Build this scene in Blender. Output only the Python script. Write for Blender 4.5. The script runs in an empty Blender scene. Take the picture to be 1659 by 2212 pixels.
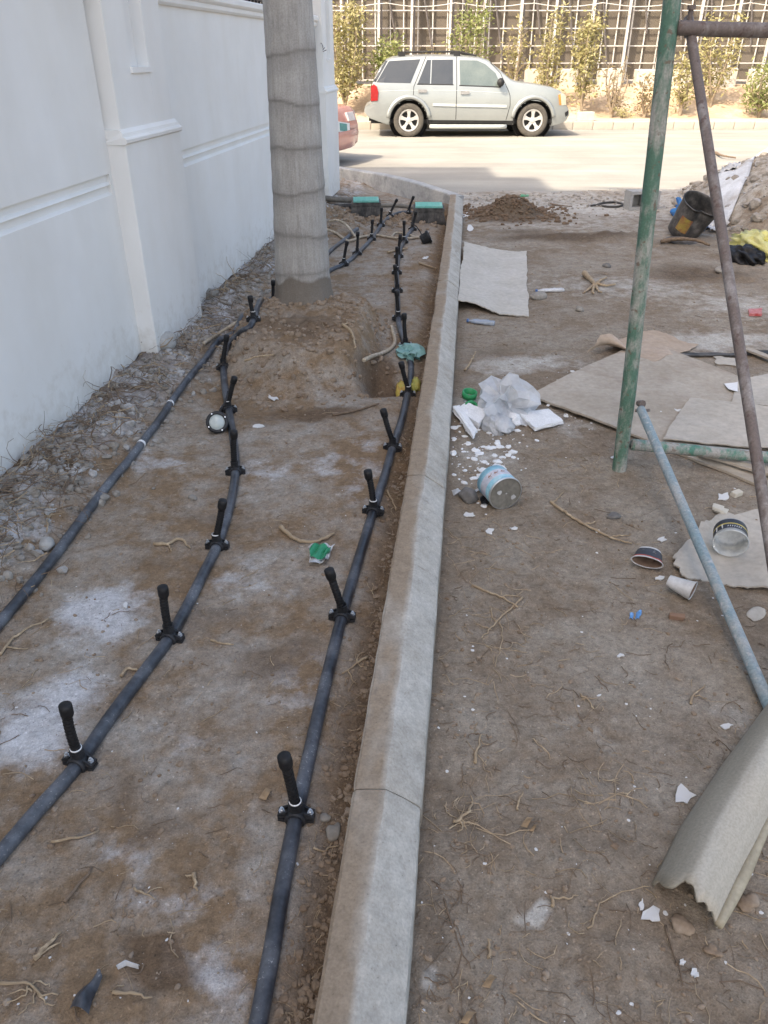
import bpy, bmesh, math, random
import numpy as np
from mathutils import Vector, Matrix

random.seed(7)
RNG = np.random.default_rng(7)
scene = bpy.context.scene
COL = scene.collection
PI = math.pi

# ------------------------------------------------------------------ camera, sky, sun, exposure
CAMZ, F_PX, CXP, CYP = 1.7, 1660.0, 829.5, 1106.0
TH = math.atan(994.0 / 1660.0)
CT, ST = math.cos(TH), math.sin(TH)
cam_d = bpy.data.cameras.new('camera')
cam_d.sensor_fit = 'VERTICAL'
cam_d.sensor_height = 24.0
cam_d.lens = F_PX / 2212.0 * 24.0
cam_d.clip_start = 0.05
cam_d.clip_end = 2000
cam = bpy.data.objects.new('camera', cam_d)
COL.objects.link(cam)
cam.location = (0, 0, CAMZ)
cam.rotation_euler = (PI / 2 - TH, 0, 0)
scene.camera = cam

SUN_EL = math.radians(46)
LIGHT = Vector((0.70, 0.714, 0)).normalized()          # horizontal travel of the light
sun_d = bpy.data.lights.new('sun', 'SUN')
sun_d.energy = 2.1
sun_d.angle = math.radians(0.55)
sun_d.color = (1.0, 0.95, 0.87)
sun = bpy.data.objects.new('sun', sun_d)
COL.objects.link(sun)
dvec = Vector((LIGHT.x * math.cos(SUN_EL), LIGHT.y * math.cos(SUN_EL), -math.sin(SUN_EL)))
sun.rotation_euler = dvec.to_track_quat('-Z', 'Y').to_euler()
sun.location = (-20, -20, 30)

world = bpy.data.worlds.new('World')
scene.world = world
world.use_nodes = True
wn = world.node_tree.nodes
bg = wn.get('Background') or wn.new('ShaderNodeBackground')
sky = wn.new('ShaderNodeTexSky')
sky.sky_type = 'NISHITA'
sky.sun_disc = False
sky.sun_elevation = SUN_EL
# sun stands at -LIGHT; Blender's sky rotation runs clockwise from +Y
sky.sun_rotation = math.atan2(-LIGHT.x, -LIGHT.y)
sky.dust_density = 4.0
sky.air_density = 1.0
sky.ozone_density = 1.0
world.node_tree.links.new(sky.outputs[0], bg.inputs[0])
bg.inputs[1].default_value = 0.15
scene.view_settings.view_transform = 'Standard'
scene.view_settings.look = 'None'
scene.view_settings.exposure = 1.60
scene.view_settings.use_white_balance = True
scene.view_settings.white_balance_temperature = 7350
scene.view_settings.white_balance_tint = 10
scene.view_settings.gamma = 1.0
scene.cycles.max_bounces = 6
scene.cycles.transparent_max_bounces = 8

# ------------------------------------------------------------------ where a point of the photograph stands
def ray(px, py):
    v = (py - CYP) / F_PX
    return (px - CXP) / F_PX, CT - v * ST, CT * v + ST      # right, forward, down
def G(px, py, z=0.0):
    r, f, d = ray(px, py)
    t = (CAMZ - z) / d
    return Vector((r * t, f * t, z))
def V(px, py, Y):
    r, f, d = ray(px, py)
    t = Y / f
    return Vector((r * t, Y, CAMZ - d * t))

# ------------------------------------------------------------------ noise
_T = np.random.default_rng(3).random(65536)
def vnoise(x, y, seed=0):
    x = np.asarray(x, float); y = np.asarray(y, float)
    ix = np.floor(x).astype(np.int64); iy = np.floor(y).astype(np.int64)
    fx = x - ix; fy = y - iy
    fx = fx * fx * (3 - 2 * fx); fy = fy * fy * (3 - 2 * fy)
    def h(a, b): return _T[((a * 374761393 + b * 668265263 + seed * 144665) ^ (a * 31 + b * 17)) & 65535]
    return ((h(ix, iy) * (1 - fx) + h(ix + 1, iy) * fx) * (1 - fy)
            + (h(ix, iy + 1) * (1 - fx) + h(ix + 1, iy + 1) * fx) * fy) * 2 - 1
def fbm(x, y, freq, octv=3, seed=0):
    s = 0; a = 1.0; tot = 0
    for o in range(octv):
        s = s + a * vnoise(np.asarray(x) * freq + o * 17.3, np.asarray(y) * freq + o * 5.1, seed + o)
        tot += a; a *= 0.5; freq *= 2.1
    return s / tot
def sstep(a, b, x):
    t = np.clip((np.asarray(x, float) - a) / (b - a), 0, 1)
    return t * t * (3 - 2 * t)

# ------------------------------------------------------------------ materials
MATS = {}
def nmat(name):
    m = bpy.data.materials.new(name); m.use_nodes = True
    nt = m.node_tree
    return m, nt, nt.nodes['Principled BSDF']
def lk(nt, a, b): nt.links.new(a, b)
def noise(nt, scale, detail=4, rough=0.55, coord='Object', vec=None, dist=0.0):
    n = nt.nodes.new('ShaderNodeTexNoise')
    n.inputs['Scale'].default_value = scale
    n.inputs['Detail'].default_value = detail
    n.inputs['Roughness'].default_value = rough
    n.inputs['Distortion'].default_value = dist
    if vec is None:
        tc = nt.nodes.new('ShaderNodeTexCoord'); vec = tc.outputs[coord]
    lk(nt, vec, n.inputs['Vector'])
    return n
def ramp(nt, src, stops):
    r = nt.nodes.new('ShaderNodeValToRGB')
    el = r.color_ramp.elements
    while len(el) > 1: el.remove(el[-1])
    for i, (p, c) in enumerate(stops):
        e = el[0] if i == 0 else el.new(p)
        e.position = p
        e.color = (c[0], c[1], c[2], 1) if not isinstance(c, (int, float)) else (c, c, c, 1)
    lk(nt, src, r.inputs[0])
    return r
def mixc(nt, fac, a, b, mode='MIX'):
    n = nt.nodes.new('ShaderNodeMix'); n.data_type = 'RGBA'; n.blend_type = mode
    if isinstance(fac, (int, float)): n.inputs[0].default_value = fac
    else: lk(nt, fac, n.inputs[0])
    for v, i in ((a, 6), (b, 7)):
        if isinstance(v, tuple): n.inputs[i].default_value = (*v, 1)
        else: lk(nt, v, n.inputs[i])
    return n.outputs[2]
def bump(nt, bsdf, src, strength=0.3, dist=0.01, prev=None):
    b = nt.nodes.new('ShaderNodeBump')
    b.inputs['Strength'].default_value = strength
    b.inputs['Distance'].default_value = dist
    lk(nt, src, b.inputs['Height'])
    if prev is not None: lk(nt, prev, b.inputs['Normal'])
    lk(nt, b.outputs[0], bsdf.inputs['Normal'])
    return b.outputs[0]
def mat(name, c1, c2=None, scale=8.0, rough=0.7, bumps=0.15, bdist=0.005, metal=0.0, c3=None, lo=0.35, hi=0.65,
        fine=60.0, spec=0.35, trans=0.0, alpha=1.0, coat=0.0, coord='Object', rlo=None):
    """Two or three tones broken up by noise, fine relief on top."""
    if name in MATS: return MATS[name]
    m, nt, b = nmat(name)
    c2 = c2 or tuple(x * 0.8 for x in c1)
    n1 = noise(nt, scale, 5, 0.6, coord)
    stops = [(lo, c1), (hi, c2)] if c3 is None else [(lo, c1), ((lo + hi) / 2, c2), (hi, c3)]
    r1 = ramp(nt, n1.outputs['Fac'], stops)
    n2 = noise(nt, fine, 3, 0.6, coord)
    r2 = ramp(nt, n2.outputs['Fac'], [(0.3, 0.86), (0.7, 1.1)])
    col = mixc(nt, 1.0, r1.outputs[0], r2.outputs[0], 'MULTIPLY')
    lk(nt, col, b.inputs['Base Color'])
    if rlo is not None:
        rr = ramp(nt, n1.outputs['Fac'], [(lo, rlo), (hi, rough)])
        lk(nt, rr.outputs[0], b.inputs['Roughness'])
    else: b.inputs['Roughness'].default_value = rough
    b.inputs['Metallic'].default_value = metal
    b.inputs['Specular IOR Level'].default_value = spec
    b.inputs['Coat Weight'].default_value = coat
    b.inputs['Alpha'].default_value = alpha
    b.inputs['Transmission Weight'].default_value = trans
    if bumps: bump(nt, b, n2.outputs['Fac'], bumps, bdist)
    MATS[name] = m
    return m

def attr(nt, nm):
    a = nt.nodes.new('ShaderNodeAttribute'); a.attribute_name = nm
    return a.outputs['Fac']
def soil_material(name, brown, grey, pale, damp, gl=0.42, gh=0.62):
    m, nt, b = nmat(name)
    n1 = noise(nt, 1.7, 6, 0.62, dist=0.6)
    n2 = noise(nt, 9.0, 5, 0.65)
    n3 = noise(nt, 55.0, 4, 0.7)
    n4 = noise(nt, 220.0, 2, 0.6)
    mx = nt.nodes.new('ShaderNodeMath'); mx.operation = 'MULTIPLY_ADD'
    lk(nt, n2.outputs['Fac'], mx.inputs[0]); mx.inputs[1].default_value = 0.45
    md = nt.nodes.new('ShaderNodeMath'); md.operation = 'MULTIPLY_ADD'
    lk(nt, n1.outputs['Fac'], md.inputs[0]); md.inputs[1].default_value = 0.65; md.inputs[2].default_value = -0.05
    lk(nt, md.outputs[0], mx.inputs[2])
    base = ramp(nt, mx.outputs[0], [(gl, brown), (gh, grey)])
    # pale salt crust
    pa = nt.nodes.new('ShaderNodeMath'); pa.operation = 'MULTIPLY_ADD'
    lk(nt, n2.outputs['Fac'], pa.inputs[0]); pa.inputs[1].default_value = 0.9
    lk(nt, attr(nt, 'pale'), pa.inputs[2])
    pr = ramp(nt, pa.outputs[0], [(0.62, 0.0), (1.05, 1.0)])
    c = mixc(nt, pr.outputs[0], base.outputs[0], pale)
    da = nt.nodes.new('ShaderNodeMath'); da.operation = 'MULTIPLY_ADD'
    lk(nt, n2.outputs['Fac'], da.inputs[0]); da.inputs[1].default_value = 0.7
    lk(nt, attr(nt, 'damp'), da.inputs[2])
    dr = ramp(nt, da.outputs[0], [(0.60, 0.0), (1.15, 0.9)])
    c = mixc(nt, dr.outputs[0], c, damp)
    g = ramp(nt, n3.outputs['Fac'], [(0.28, 0.76), (0.5, 0.99), (0.74, 1.2)])
    c = mixc(nt, 1.0, c, g.outputs[0], 'MULTIPLY')
    g2 = ramp(nt, n4.outputs['Fac'], [(0.25, 0.86), (0.5, 1.0), (0.8, 1.16)])
    c = mixc(nt, 1.0, c, g2.outputs[0], 'MULTIPLY')
    n5 = noise(nt, 105.0, 2, 0.5)                      # crumbs: pale grains and dark pits
    g3 = ramp(nt, n5.outputs['Fac'], [(0.27, 0.62), (0.36, 1.0), (0.64, 1.0), (0.72, 1.42)])
    c = mixc(nt, 1.0, c, g3.outputs[0], 'MULTIPLY')
    n6 = noise(nt, 24.0, 3, 0.6)
    g4 = ramp(nt, n6.outputs['Fac'], [(0.30, 0.86), (0.5, 1.02), (0.70, 1.14)])
    c = mixc(nt, 1.0, c, g4.outputs[0], 'MULTIPLY')
    lk(nt, c, b.inputs['Base Color'])
    b.inputs['Roughness'].default_value = 0.95
    b.inputs['Specular IOR Level'].default_value = 0.15
    p = bump(nt, b, n3.outputs['Fac'], 0.6, 0.010)
    bump(nt, b, n4.outputs['Fac'], 0.3, 0.003, p)
    return m

# ------------------------------------------------------------------ mesh builders
def mesh_obj(name, verts, faces, material=None, parent=None, smooth=False):
    me = bpy.data.meshes.new(name)
    me.from_pydata([tuple(v) for v in verts], [], faces)
    me.validate()
    if smooth:
        me.polygons.foreach_set('use_smooth', [True] * len(me.polygons))
    o = bpy.data.objects.new(name, me)
    COL.objects.link(o)
    if material is not None: me.materials.append(material)
    if parent is not None: o.parent = parent
    return o
def bm_obj(name, bm, material=None, parent=None, smooth=False):
    me = bpy.data.meshes.new(name)
    bmesh.ops.recalc_face_normals(bm, faces=bm.faces)
    bm.to_mesh(me); bm.free()
    if smooth: me.polygons.foreach_set('use_smooth', [True] * len(me.polygons))
    o = bpy.data.objects.new(name, me)
    COL.objects.link(o)
    if material is not None: me.materials.append(material)
    if parent is not None: o.parent = parent
    return o
def tag(o, label, cat, group=None):
    o['label'] = label; o['category'] = cat
    if group: o['group'] = group
    return o
def empty(name, loc=(0, 0, 0), rz=0.0):
    o = bpy.data.objects.new(name, None); COL.objects.link(o)
    o.location = loc; o.rotation_euler = (0, 0, rz); o.empty_display_size = 0.1
    return o
def structure(o): o['kind'] = 'structure'; return o
def stuff(o): o['kind'] = 'stuff'; return o
def share(src, parent=None, loc=None, rot=None, name=None):
    c = src.copy(); COL.objects.link(c)
    if name: c.name = name
    if parent is not None: c.parent = parent
    if loc is not None: c.location = loc
    if rot is not None: c.rotation_euler = rot
    return c

class MB:
    """Collects shapes into one mesh."""
    def __init__(s): s.v = []; s.f = []
    def add(s, vs, fs):
        n = len(s.v); s.v += [tuple(v) for v in vs]; s.f += [tuple(i + n for i in f) for f in fs]
        return s
    def box(s, x0, x1, y0, y1, z0, z1, M=None):
        vs = [Vector(p) for p in ((x0,y0,z0),(x1,y0,z0),(x1,y1,z0),(x0,y1,z0),(x0,y0,z1),(x1,y0,z1),(x1,y1,z1),(x0,y1,z1))]
        if M is not None: vs = [M @ v for v in vs]
        return s.add(vs, [(0,3,2,1),(4,5,6,7),(0,1,5,4),(1,2,6,5),(2,3,7,6),(3,0,4,7)])
    def tube(s, pts, rad, seg=10, cap=True, ribs=None):
        pts = [Vector(p) for p in pts]; n = len(pts)
        if not hasattr(rad, '__len__'): rad = [rad] * n
        vs = []; fs = []
        t0 = (pts[1] - pts[0]).normalized()
        up = Vector((0, 0, 1)) if abs(t0.z) < 0.9 else Vector((1, 0, 0))
        nx = t0.cross(up).normalized()
        for i in range(n):
            t = (pts[min(i + 1, n - 1)] - pts[max(i - 1, 0)])
            if t.length < 1e-9: t = t0
            t = t.normalized()
            nx = (nx - t * nx.dot(t))
            nx = nx.normalized() if nx.length > 1e-6 else t.orthogonal().normalized()
            ny = t.cross(nx)
            for k in range(seg):
                a = 2 * PI * k / seg
                vs.append(pts[i] + (nx * math.cos(a) + ny * math.sin(a)) * rad[i])
        for i in range(n - 1):
            for k in range(seg):
                a = i * seg + k; b = i * seg + (k + 1) % seg
                fs.append((a, b, b + seg, a + seg))
        if cap:
            fs.append(tuple(range(seg - 1, -1, -1)))
            fs.append(tuple((n - 1) * seg + k for k in range(seg)))
        return s.add(vs, fs)
    def lathe(s, prof, seg=24, M=None, cap=True):
        """prof: (radius, height) pairs turned about local Z."""
        vs = []; fs = []
        for r, z in prof:
            for k in range(seg):
                a = 2 * PI * k / seg
                v = Vector((r * math.cos(a), r * math.sin(a), z))
                vs.append(M @ v if M is not None else v)
        for i in range(len(prof) - 1):
            for k in range(seg):
                a = i * seg + k; b = i * seg + (k + 1) % seg
                fs.append((a, b, b + seg, a + seg))
        if cap:
            if prof[0][0] > 1e-5: fs.append(tuple(range(seg - 1, -1, -1)))
            if prof[-1][0] > 1e-5: fs.append(tuple((len(prof) - 1) * seg + k for k in range(seg)))
        return s.add(vs, fs)
    def build(s, name, material=None, parent=None, smooth=False):
        return mesh_obj(name, s.v, s.f, material, parent, smooth)
def bev_box(name, size, material, parent=None, loc=(0, 0, 0), rot=(0, 0, 0), bev=0.01, seg=2, jit=0.0, smooth=False):
    bm = bmesh.new()
    bmesh.ops.create_cube(bm, size=1.0)
    for v in bm.verts:
        v.co = Vector((v.co.x * size[0], v.co.y * size[1], v.co.z * size[2])) + Vector([random.uniform(-jit, jit) for _ in range(3)])
    if bev > 0: bmesh.ops.bevel(bm, geom=list(bm.edges), offset=bev, segments=seg, affect='EDGES', profile=0.6)
    o = bm_obj(name, bm, material, parent, smooth)
    o.location = loc; o.rotation_euler = rot
    return o
def catmull(pts, per=8):
    P = [Vector(p) for p in pts]
    P = [P[0] * 2 - P[1]] + P + [P[-1] * 2 - P[-2]]
    out = []
    for i in range(1, len(P) - 2):
        for k in range(per):
            t = k / per
            a, b, c, d = P[i - 1], P[i], P[i + 1], P[i + 2]
            out.append(0.5 * ((2 * b) + (c - a) * t + (2 * a - 5 * b + 4 * c - d) * t * t + (3 * b - a - 3 * c + d) * t ** 3))
    out.append(P[-2])
    return out
def resample(pts, n):
    pts = [Vector(p) for p in pts]
    L = [0]
    for a, b in zip(pts, pts[1:]): L.append(L[-1] + (b - a).length)
    out = []
    j = 0
    for i in range(n):
        s = L[-1] * i / (n - 1)
        while j < len(L) - 2 and L[j + 1] < s: j += 1
        d = L[j + 1] - L[j]
        out.append(pts[j].lerp(pts[j + 1], 0 if d < 1e-9 else (s - L[j]) / d))
    return out
ICO = {}
def ico(sub):
    if sub not in ICO:
        bm = bmesh.new(); bmesh.ops.create_icosphere(bm, subdivisions=sub, radius=1.0)
        ICO[sub] = ([v.co.copy() for v in bm.verts], [tuple(v.index for v in f.verts) for f in bm.faces]); bm.free()
    return ICO[sub]
def lump(sx, sy, sz, sub=2, rough=0.25, seed=0, freq=1.6):
    vs, fs = ico(sub)
    rs = random.Random(seed); o = [rs.uniform(-50, 50) for _ in range(3)]
    out = []
    for v in vs:
        k = 1 + rough * float(fbm(v.x * freq + o[0] + v.z * 0.7, v.y * freq + o[1] - v.z * 0.9, 1.0, 2))
        out.append(Vector((v.x * sx * k, v.y * sy * k, v.z * sz * k)))
    return out, fs

# ================================================================== THE GROUND
def wall_x(y): return -2.04 + 0.1177 * np.asarray(y, float)
def kerb_x(y):
    y = np.asarray(y, float)
    return -0.051 + 0.1059 * (y - 0.737) - 0.000765 * (y - 0.737) * (y - 2.9)
PALM = Vector((-0.573, 5.48, 0.0))
def left_z(x, y):
    x = np.asarray(x, float); y = np.asarray(y, float)
    z = 0.016 * fbm(x, y, 1.3, 3, 1) + 0.007 * fbm(x, y, 7, 3, 2) + 0.0045 * fbm(x, y, 28, 3, 3)
    dw = x - wall_x(y)
    w = 1 - sstep(0.10, 0.50, dw + 0.10 * fbm(x, y, 2.6, 2, 9))
    z = z + w * (0.085 + 0.05 * fbm(x, y, 4.5, 4, 11) + 0.022 * fbm(x, y, 22, 3, 12))
    dk = kerb_x(y) - 0.083 - x
    k = 1 - sstep(0.02, 0.17, dk)
    z = z - k * (0.03 + 0.014 * fbm(x, y, 9, 3, 15) ) + k * 0.010 * fbm(x, y, 40, 2, 16)
    r = np.sqrt(((x + 0.50) / 0.62) ** 2 + ((y - 5.25) / np.where(y < 5.25, 1.15, 0.62)) ** 2) + 0.16 * fbm(x, y, 2.2, 3, 21)
    mo = 1 - sstep(0.60, 0.97, r)
    z = z + mo * (0.20 + 0.045 * fbm(x, y, 4.5, 3, 22) + 0.014 * fbm(x, y, 20, 3, 23)) + np.sqrt(np.clip(mo * (1 - mo), 0, 1)) * 0.07 * fbm(x, y, 7, 3, 24)
    # hollow under the mound's right flank
    z = z - 0.15 * np.exp(-(((x - 0.02) / 0.15) ** 4 + ((y - 4.48) / 0.22) ** 2)) - 0.025 * np.exp(-((r - 1.08) / 0.14) ** 2)
    far = sstep(10.7, 11.6, y)
    z = z - far * 0.11
    tr = sstep(10.02, 10.16, y + 0.06 * fbm(x, y, 4, 2, 31)) * (1 - sstep(10.80, 10.98, y + 0.08 * fbm(x, y, 4, 2, 33))) \
        * sstep(0.10, 0.22, dw) * sstep(0.10, 0.28, dk)
    z = z - 0.30 * tr
    # thrown up soil round the valve boxes
    e = np.exp(-(((x + 0.12) / 0.42) ** 2 + ((y - 9.50) / 0.30) ** 2))
    z = z + e * (0.015 + 0.06 * fbm(x, y, 5, 3, 37))
    e = np.exp(-(((x + 0.55) / 0.25) ** 2 + ((y - 9.3) / 0.7) ** 2))
    return z + e * (0.09 + 0.06 * fbm(x, y, 6, 3, 38))
def right_z(x, y):
    x = np.asarray(x, float); y = np.asarray(y, float)
    z = 0.014 * fbm(x, y, 1.1, 3, 41) + 0.006 * fbm(x, y, 7.5, 3, 42) + 0.004 * fbm(x, y, 28, 3, 43)
    z = z - 0.035 * sstep(10.3, 12.6, y) - 0.02 * sstep(11.5, 13, y)
    d = np.sqrt(((x - 7.0) / 3.75) ** 2 + ((y - 9.7) / 3.7) ** 2) + 0.05 * fbm(x, y, 1.6, 3, 51)
    h = np.clip(1 - d, 0, 1)
    z = z + 1.55 * h * sstep(0, 0.25, h) + sstep(0, 0.15, h) * (0.06 * fbm(x, y, 3.2, 4, 52) + 0.02 * fbm(x, y, 14, 3, 53))
    r = np.sqrt(((x - 1.55) / 0.50) ** 2 + ((y - 9.9) / 0.42) ** 2) + 0.22 * fbm(x, y, 3, 3, 55)
    p = 1 - sstep(0.1, 0.95, r)
    z = z + p * (0.20 + 0.04 * fbm(x, y, 9, 3, 56))
    r = np.sqrt(((x - 2.2) / 1.0) ** 2 + ((y - 8.5) / 0.32) ** 2) + 0.25 * fbm(x, y, 2.4, 3, 57)
    z = z + (1 - sstep(0.2, 1, r)) * (0.03 + 0.05 * fbm(x, y, 8, 3, 58))
    r = np.sqrt(((x - 3.0) / 0.8) ** 2 + ((y - 6.9) / 0.5) ** 2) + 0.25 * fbm(x, y, 2.4, 3, 59)
    return z + (1 - sstep(0.2, 1, r)) * (0.04 * fbm(x, y, 7, 3, 60))
_gx = np.arange(-2.9, 11.0, 0.02); _gy = np.arange(0.2, 14.4, 0.02)
_GX, _GY = np.meshgrid(_gx, _gy)
_HL = left_z(_GX[:, :200], _GY[:, :200]).tolist(); _HR = right_z(_GX[:, 100:], _GY[:, 100:]).tolist()
def gz(x, y):
    """Soil height, read from a fine table of the two surfaces."""
    j = min(max((y - 0.2) / 0.02, 0), len(_gy) - 2.001); j0 = int(j); fj = j - j0
    if x < -0.051 + 0.1059 * (y - 0.737) - 0.000765 * (y - 0.737) * (y - 2.9): H, i, m = _HL, (x + 2.9) / 0.02, 198.999
    else: H, i, m = _HR, (x + 2.9) / 0.02 - 100, len(_gx) - 102.001
    i = min(max(i, 0), m); i0 = int(i); fi = i - i0
    a, b = H[j0], H[j0 + 1]
    return (a[i0] * (1 - fi) + a[i0 + 1] * fi) * (1 - fj) + (b[i0] * (1 - fi) + b[i0 + 1] * fi) * fj
def GG(px, py, dz=0.0):
    """The soil point seen at a pixel."""
    z = 0.0
    for _ in range(7):
        p = G(px, py, z + dz)
        z = gz(p.x, p.y)
    p = G(px, py, z + dz)
    return p
def blobs(x, y, lst, warp=0.10, fr=4):
    a = np.zeros_like(x)
    xx = x + warp * fbm(x, y, fr, 3, 71); yy = y + warp * fbm(x, y, fr, 3, 75)
    for px, py, rx, ry, s in lst:
        c = G(px, py)
        a = np.maximum(a, s * np.exp(-(((xx - c.x) / rx) ** 2 + ((yy - c.y) / ry) ** 2)))
    return a
ROWS = 0.30 * np.exp(np.linspace(0, math.log(13.6 / 0.30), 620))
def ground_sheet(name, x0, x1, zf, cols, pale, damp, material, ease=False):
    s = np.linspace(0, 1, cols)
    Y = np.repeat(ROWS, cols)
    S = np.tile(s, len(ROWS))
    X = x0(Y) * (1 - S) + x1(Y) * S
    Z = zf(X, Y)
    n = len(X)
    me = bpy.data.meshes.new(name)
    i = np.arange((len(ROWS) - 1) * cols).reshape(len(ROWS) - 1, cols)[:, :-1].ravel()
    quads = np.stack([i, i + 1, i + cols + 1, i + cols], 1)
    me.vertices.add(n); me.vertices.foreach_set('co', np.stack([X, Y, Z], 1).astype(np.float32).ravel())
    me.loops.add(quads.size); me.loops.foreach_set('vertex_index', quads.ravel().astype(np.int32))
    me.polygons.add(len(quads)); me.polygons.foreach_set('loop_start', (np.arange(len(quads)) * 4).astype(np.int32))
    me.polygons.foreach_set('use_smooth', np.ones(len(quads), bool))
    for nm, arr in (('pale', pale(X, Y)), ('damp', damp(X, Y))):
        at = me.attributes.new(nm, 'FLOAT', 'POINT'); at.data.foreach_set('value', np.clip(arr, 0, 1).astype(np.float32))
    me.update(); me.validate()
    me.materials.append(material)
    o = bpy.data.objects.new(name, me); COL.objects.link(o)
    return structure(o)
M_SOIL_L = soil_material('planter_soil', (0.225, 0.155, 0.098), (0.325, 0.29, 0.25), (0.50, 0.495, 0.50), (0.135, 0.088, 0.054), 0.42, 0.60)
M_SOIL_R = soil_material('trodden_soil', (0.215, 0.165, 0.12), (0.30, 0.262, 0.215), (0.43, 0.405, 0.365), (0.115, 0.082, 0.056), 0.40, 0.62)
def pale_l(x, y):
    dw = x - wall_x(y)
    a = blobs(x, y, [(215,1325,.16,.13,.75), (60,1570,.13,.20,.8), (140,1480,.13,.13,.62), (330,1000,.22,.12,.32), (60,1640,.1,.1,.6),
                     (560,1010,.18,.16,.30), (700,1010,.2,.2,.28), (300,1800,.16,.10,.28), (420,1960,.20,.08,.32), (500,2110,.12,.06,.40),
                     (620,1480,.2,.2,.22), (520,1250,.18,.12,.28), (700,560,.3,.3,.2), (790,1010,.1,.5,.25), (400,1590,.1,.06,.3)], 0.11)
    b = (1 - sstep(0.18, 0.46, dw)) * (0.42 + 0.45 * fbm(x, y, 2.6, 3, 81))
    return np.maximum(a, np.where(y < 9, b, b * .5))
def damp_l(x, y):
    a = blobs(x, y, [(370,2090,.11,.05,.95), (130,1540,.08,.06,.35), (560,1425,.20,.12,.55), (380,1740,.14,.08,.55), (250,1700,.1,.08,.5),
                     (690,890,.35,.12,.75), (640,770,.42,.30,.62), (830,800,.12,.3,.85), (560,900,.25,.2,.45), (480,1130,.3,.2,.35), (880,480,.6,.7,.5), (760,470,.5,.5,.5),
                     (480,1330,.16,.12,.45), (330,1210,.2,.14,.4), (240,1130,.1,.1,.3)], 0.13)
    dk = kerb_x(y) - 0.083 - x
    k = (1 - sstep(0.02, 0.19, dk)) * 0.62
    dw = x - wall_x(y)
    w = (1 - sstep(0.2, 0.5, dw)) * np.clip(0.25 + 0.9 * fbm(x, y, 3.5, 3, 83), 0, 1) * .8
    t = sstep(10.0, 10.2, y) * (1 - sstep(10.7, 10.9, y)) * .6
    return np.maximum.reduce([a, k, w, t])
def pale_r(x, y):
    a = blobs(x, y, [(1130,790,.4,.18,.55), (1560,740,.6,.25,.55), (1600,660,.6,.4,.45), (1350,620,.9,.5,.35), (1300,450,1.6,.7,.55), (1180,1990,.035,.025,.8),
                     (955,2105,.016,.02,.95), (1240,900,.5,.25,.30), (1150,1100,.3,.2,.12), (1010,880,.25,.15,.5), (1040,990,.12,.12,.45), (1560,470,1.2,1.0,.42),
                     (1250,1600,.2,.2,.12), (1560,1560,.15,.1,.25)], 0.12)
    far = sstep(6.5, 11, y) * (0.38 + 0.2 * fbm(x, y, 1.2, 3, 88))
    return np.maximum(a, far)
def damp_r(x, y):
    a = blobs(x, y, [(1090,465,.62,.5,1.0), (1230,512,.9,.30,.85), (1130,500,.5,.25,.6), (1060,760,.3,.3,.42), (1500,590,.7,.45,.65), (1480,525,.5,.3,.5), (1060,1500,.25,.3,.2),
                     (985,1750,.08,.25,.45), (960,2000,.08,.2,.5), (1200,1250,.4,.3,.2), (1340,1830,.16,.10,.42), (1450,1620,.12,.12,.38), (1300,1700,.2,.12,.25), (1590,450,.9,.4,.45)], 0.12)
    dk = x - kerb_x(y) - 0.088
    return np.maximum(a, (1 - sstep(0.0, 0.16, dk)) * 0.42 * (1 - sstep(7, 9, y)))
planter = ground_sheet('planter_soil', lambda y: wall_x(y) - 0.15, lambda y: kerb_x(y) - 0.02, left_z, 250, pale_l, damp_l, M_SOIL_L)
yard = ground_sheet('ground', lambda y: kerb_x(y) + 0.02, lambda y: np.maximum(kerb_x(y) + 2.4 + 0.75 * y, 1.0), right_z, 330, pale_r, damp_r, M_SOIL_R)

M_BASE = mat('far_ground_dust', (0.34, 0.28, 0.22), (0.28, 0.23, 0.18), 0.4, 0.95, 0.3, 0.02, spec=0.1)
structure(MB().add([(-900,-900,-0.30),(900,-900,-0.30),(900,1500,-0.30),(-900,1500,-0.30)], [(0,1,2,3)]).build('terrain', M_BASE))

# ------------------------------------------------------------------ road, worn and dusty
def road_material():
    m, nt, b = nmat('dusty_asphalt')
    tc = nt.nodes.new('ShaderNodeTexCoord')
    mp = nt.nodes.new('ShaderNodeMapping'); mp.inputs['Scale'].default_value = (0.12, 1.0, 1)
    lk(nt, tc.outputs['Object'], mp.inputs[0])
    n1 = noise(nt, 1.1, 5, 0.6, vec=mp.outputs[0])
    n2 = noise(nt, 0.9, 4, 0.6)
    n3 = noise(nt, 90, 3, 0.7)
    c = ramp(nt, n1.outputs['Fac'], [(0.3, (0.29, 0.275, 0.245)), (0.55, (0.355, 0.335, 0.295)), (0.75, (0.43, 0.40, 0.345))])
    d = ramp(nt, n2.outputs['Fac'], [(0.35, 0.9), (0.7, 1.08)])
    g = ramp(nt, n3.outputs['Fac'], [(0.25, 0.75), (0.75, 1.2)])
    k = mixc(nt, 1, c.outputs[0], d.outputs[0], 'MULTIPLY'); k = mixc(nt, 1, k, g.outputs[0], 'MULTIPLY')
    lk(nt, k, b.inputs['Base Color']); b.inputs['Roughness'].default_value = 0.9
    b.inputs['Specular IOR Level'].default_value = 0.2
    bump(nt, b, n3.outputs['Fac'], 0.3, 0.006)
    return m
rx = np.linspace(-60, 70, 66); ry = np.array([10.9, 11.5, 12.2, 13, 14, 16, 18, 20, 22.26])
rx = np.concatenate([np.linspace(-60, -3, 18), np.linspace(-2.4, 4, 33), np.linspace(5, 70, 15)])
_kx = [G(690,357,.13), G(760,367,.13), G(830,379,.13), G(890,394,.12), G(940,409,.08), G(985,424,.04)]
def road_edge(x): return float(np.interp(x, [p.x for p in _kx] + [_kx[-1].x + .35], [p.y + .06 for p in _kx] + [10.9]))
vs = []
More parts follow.
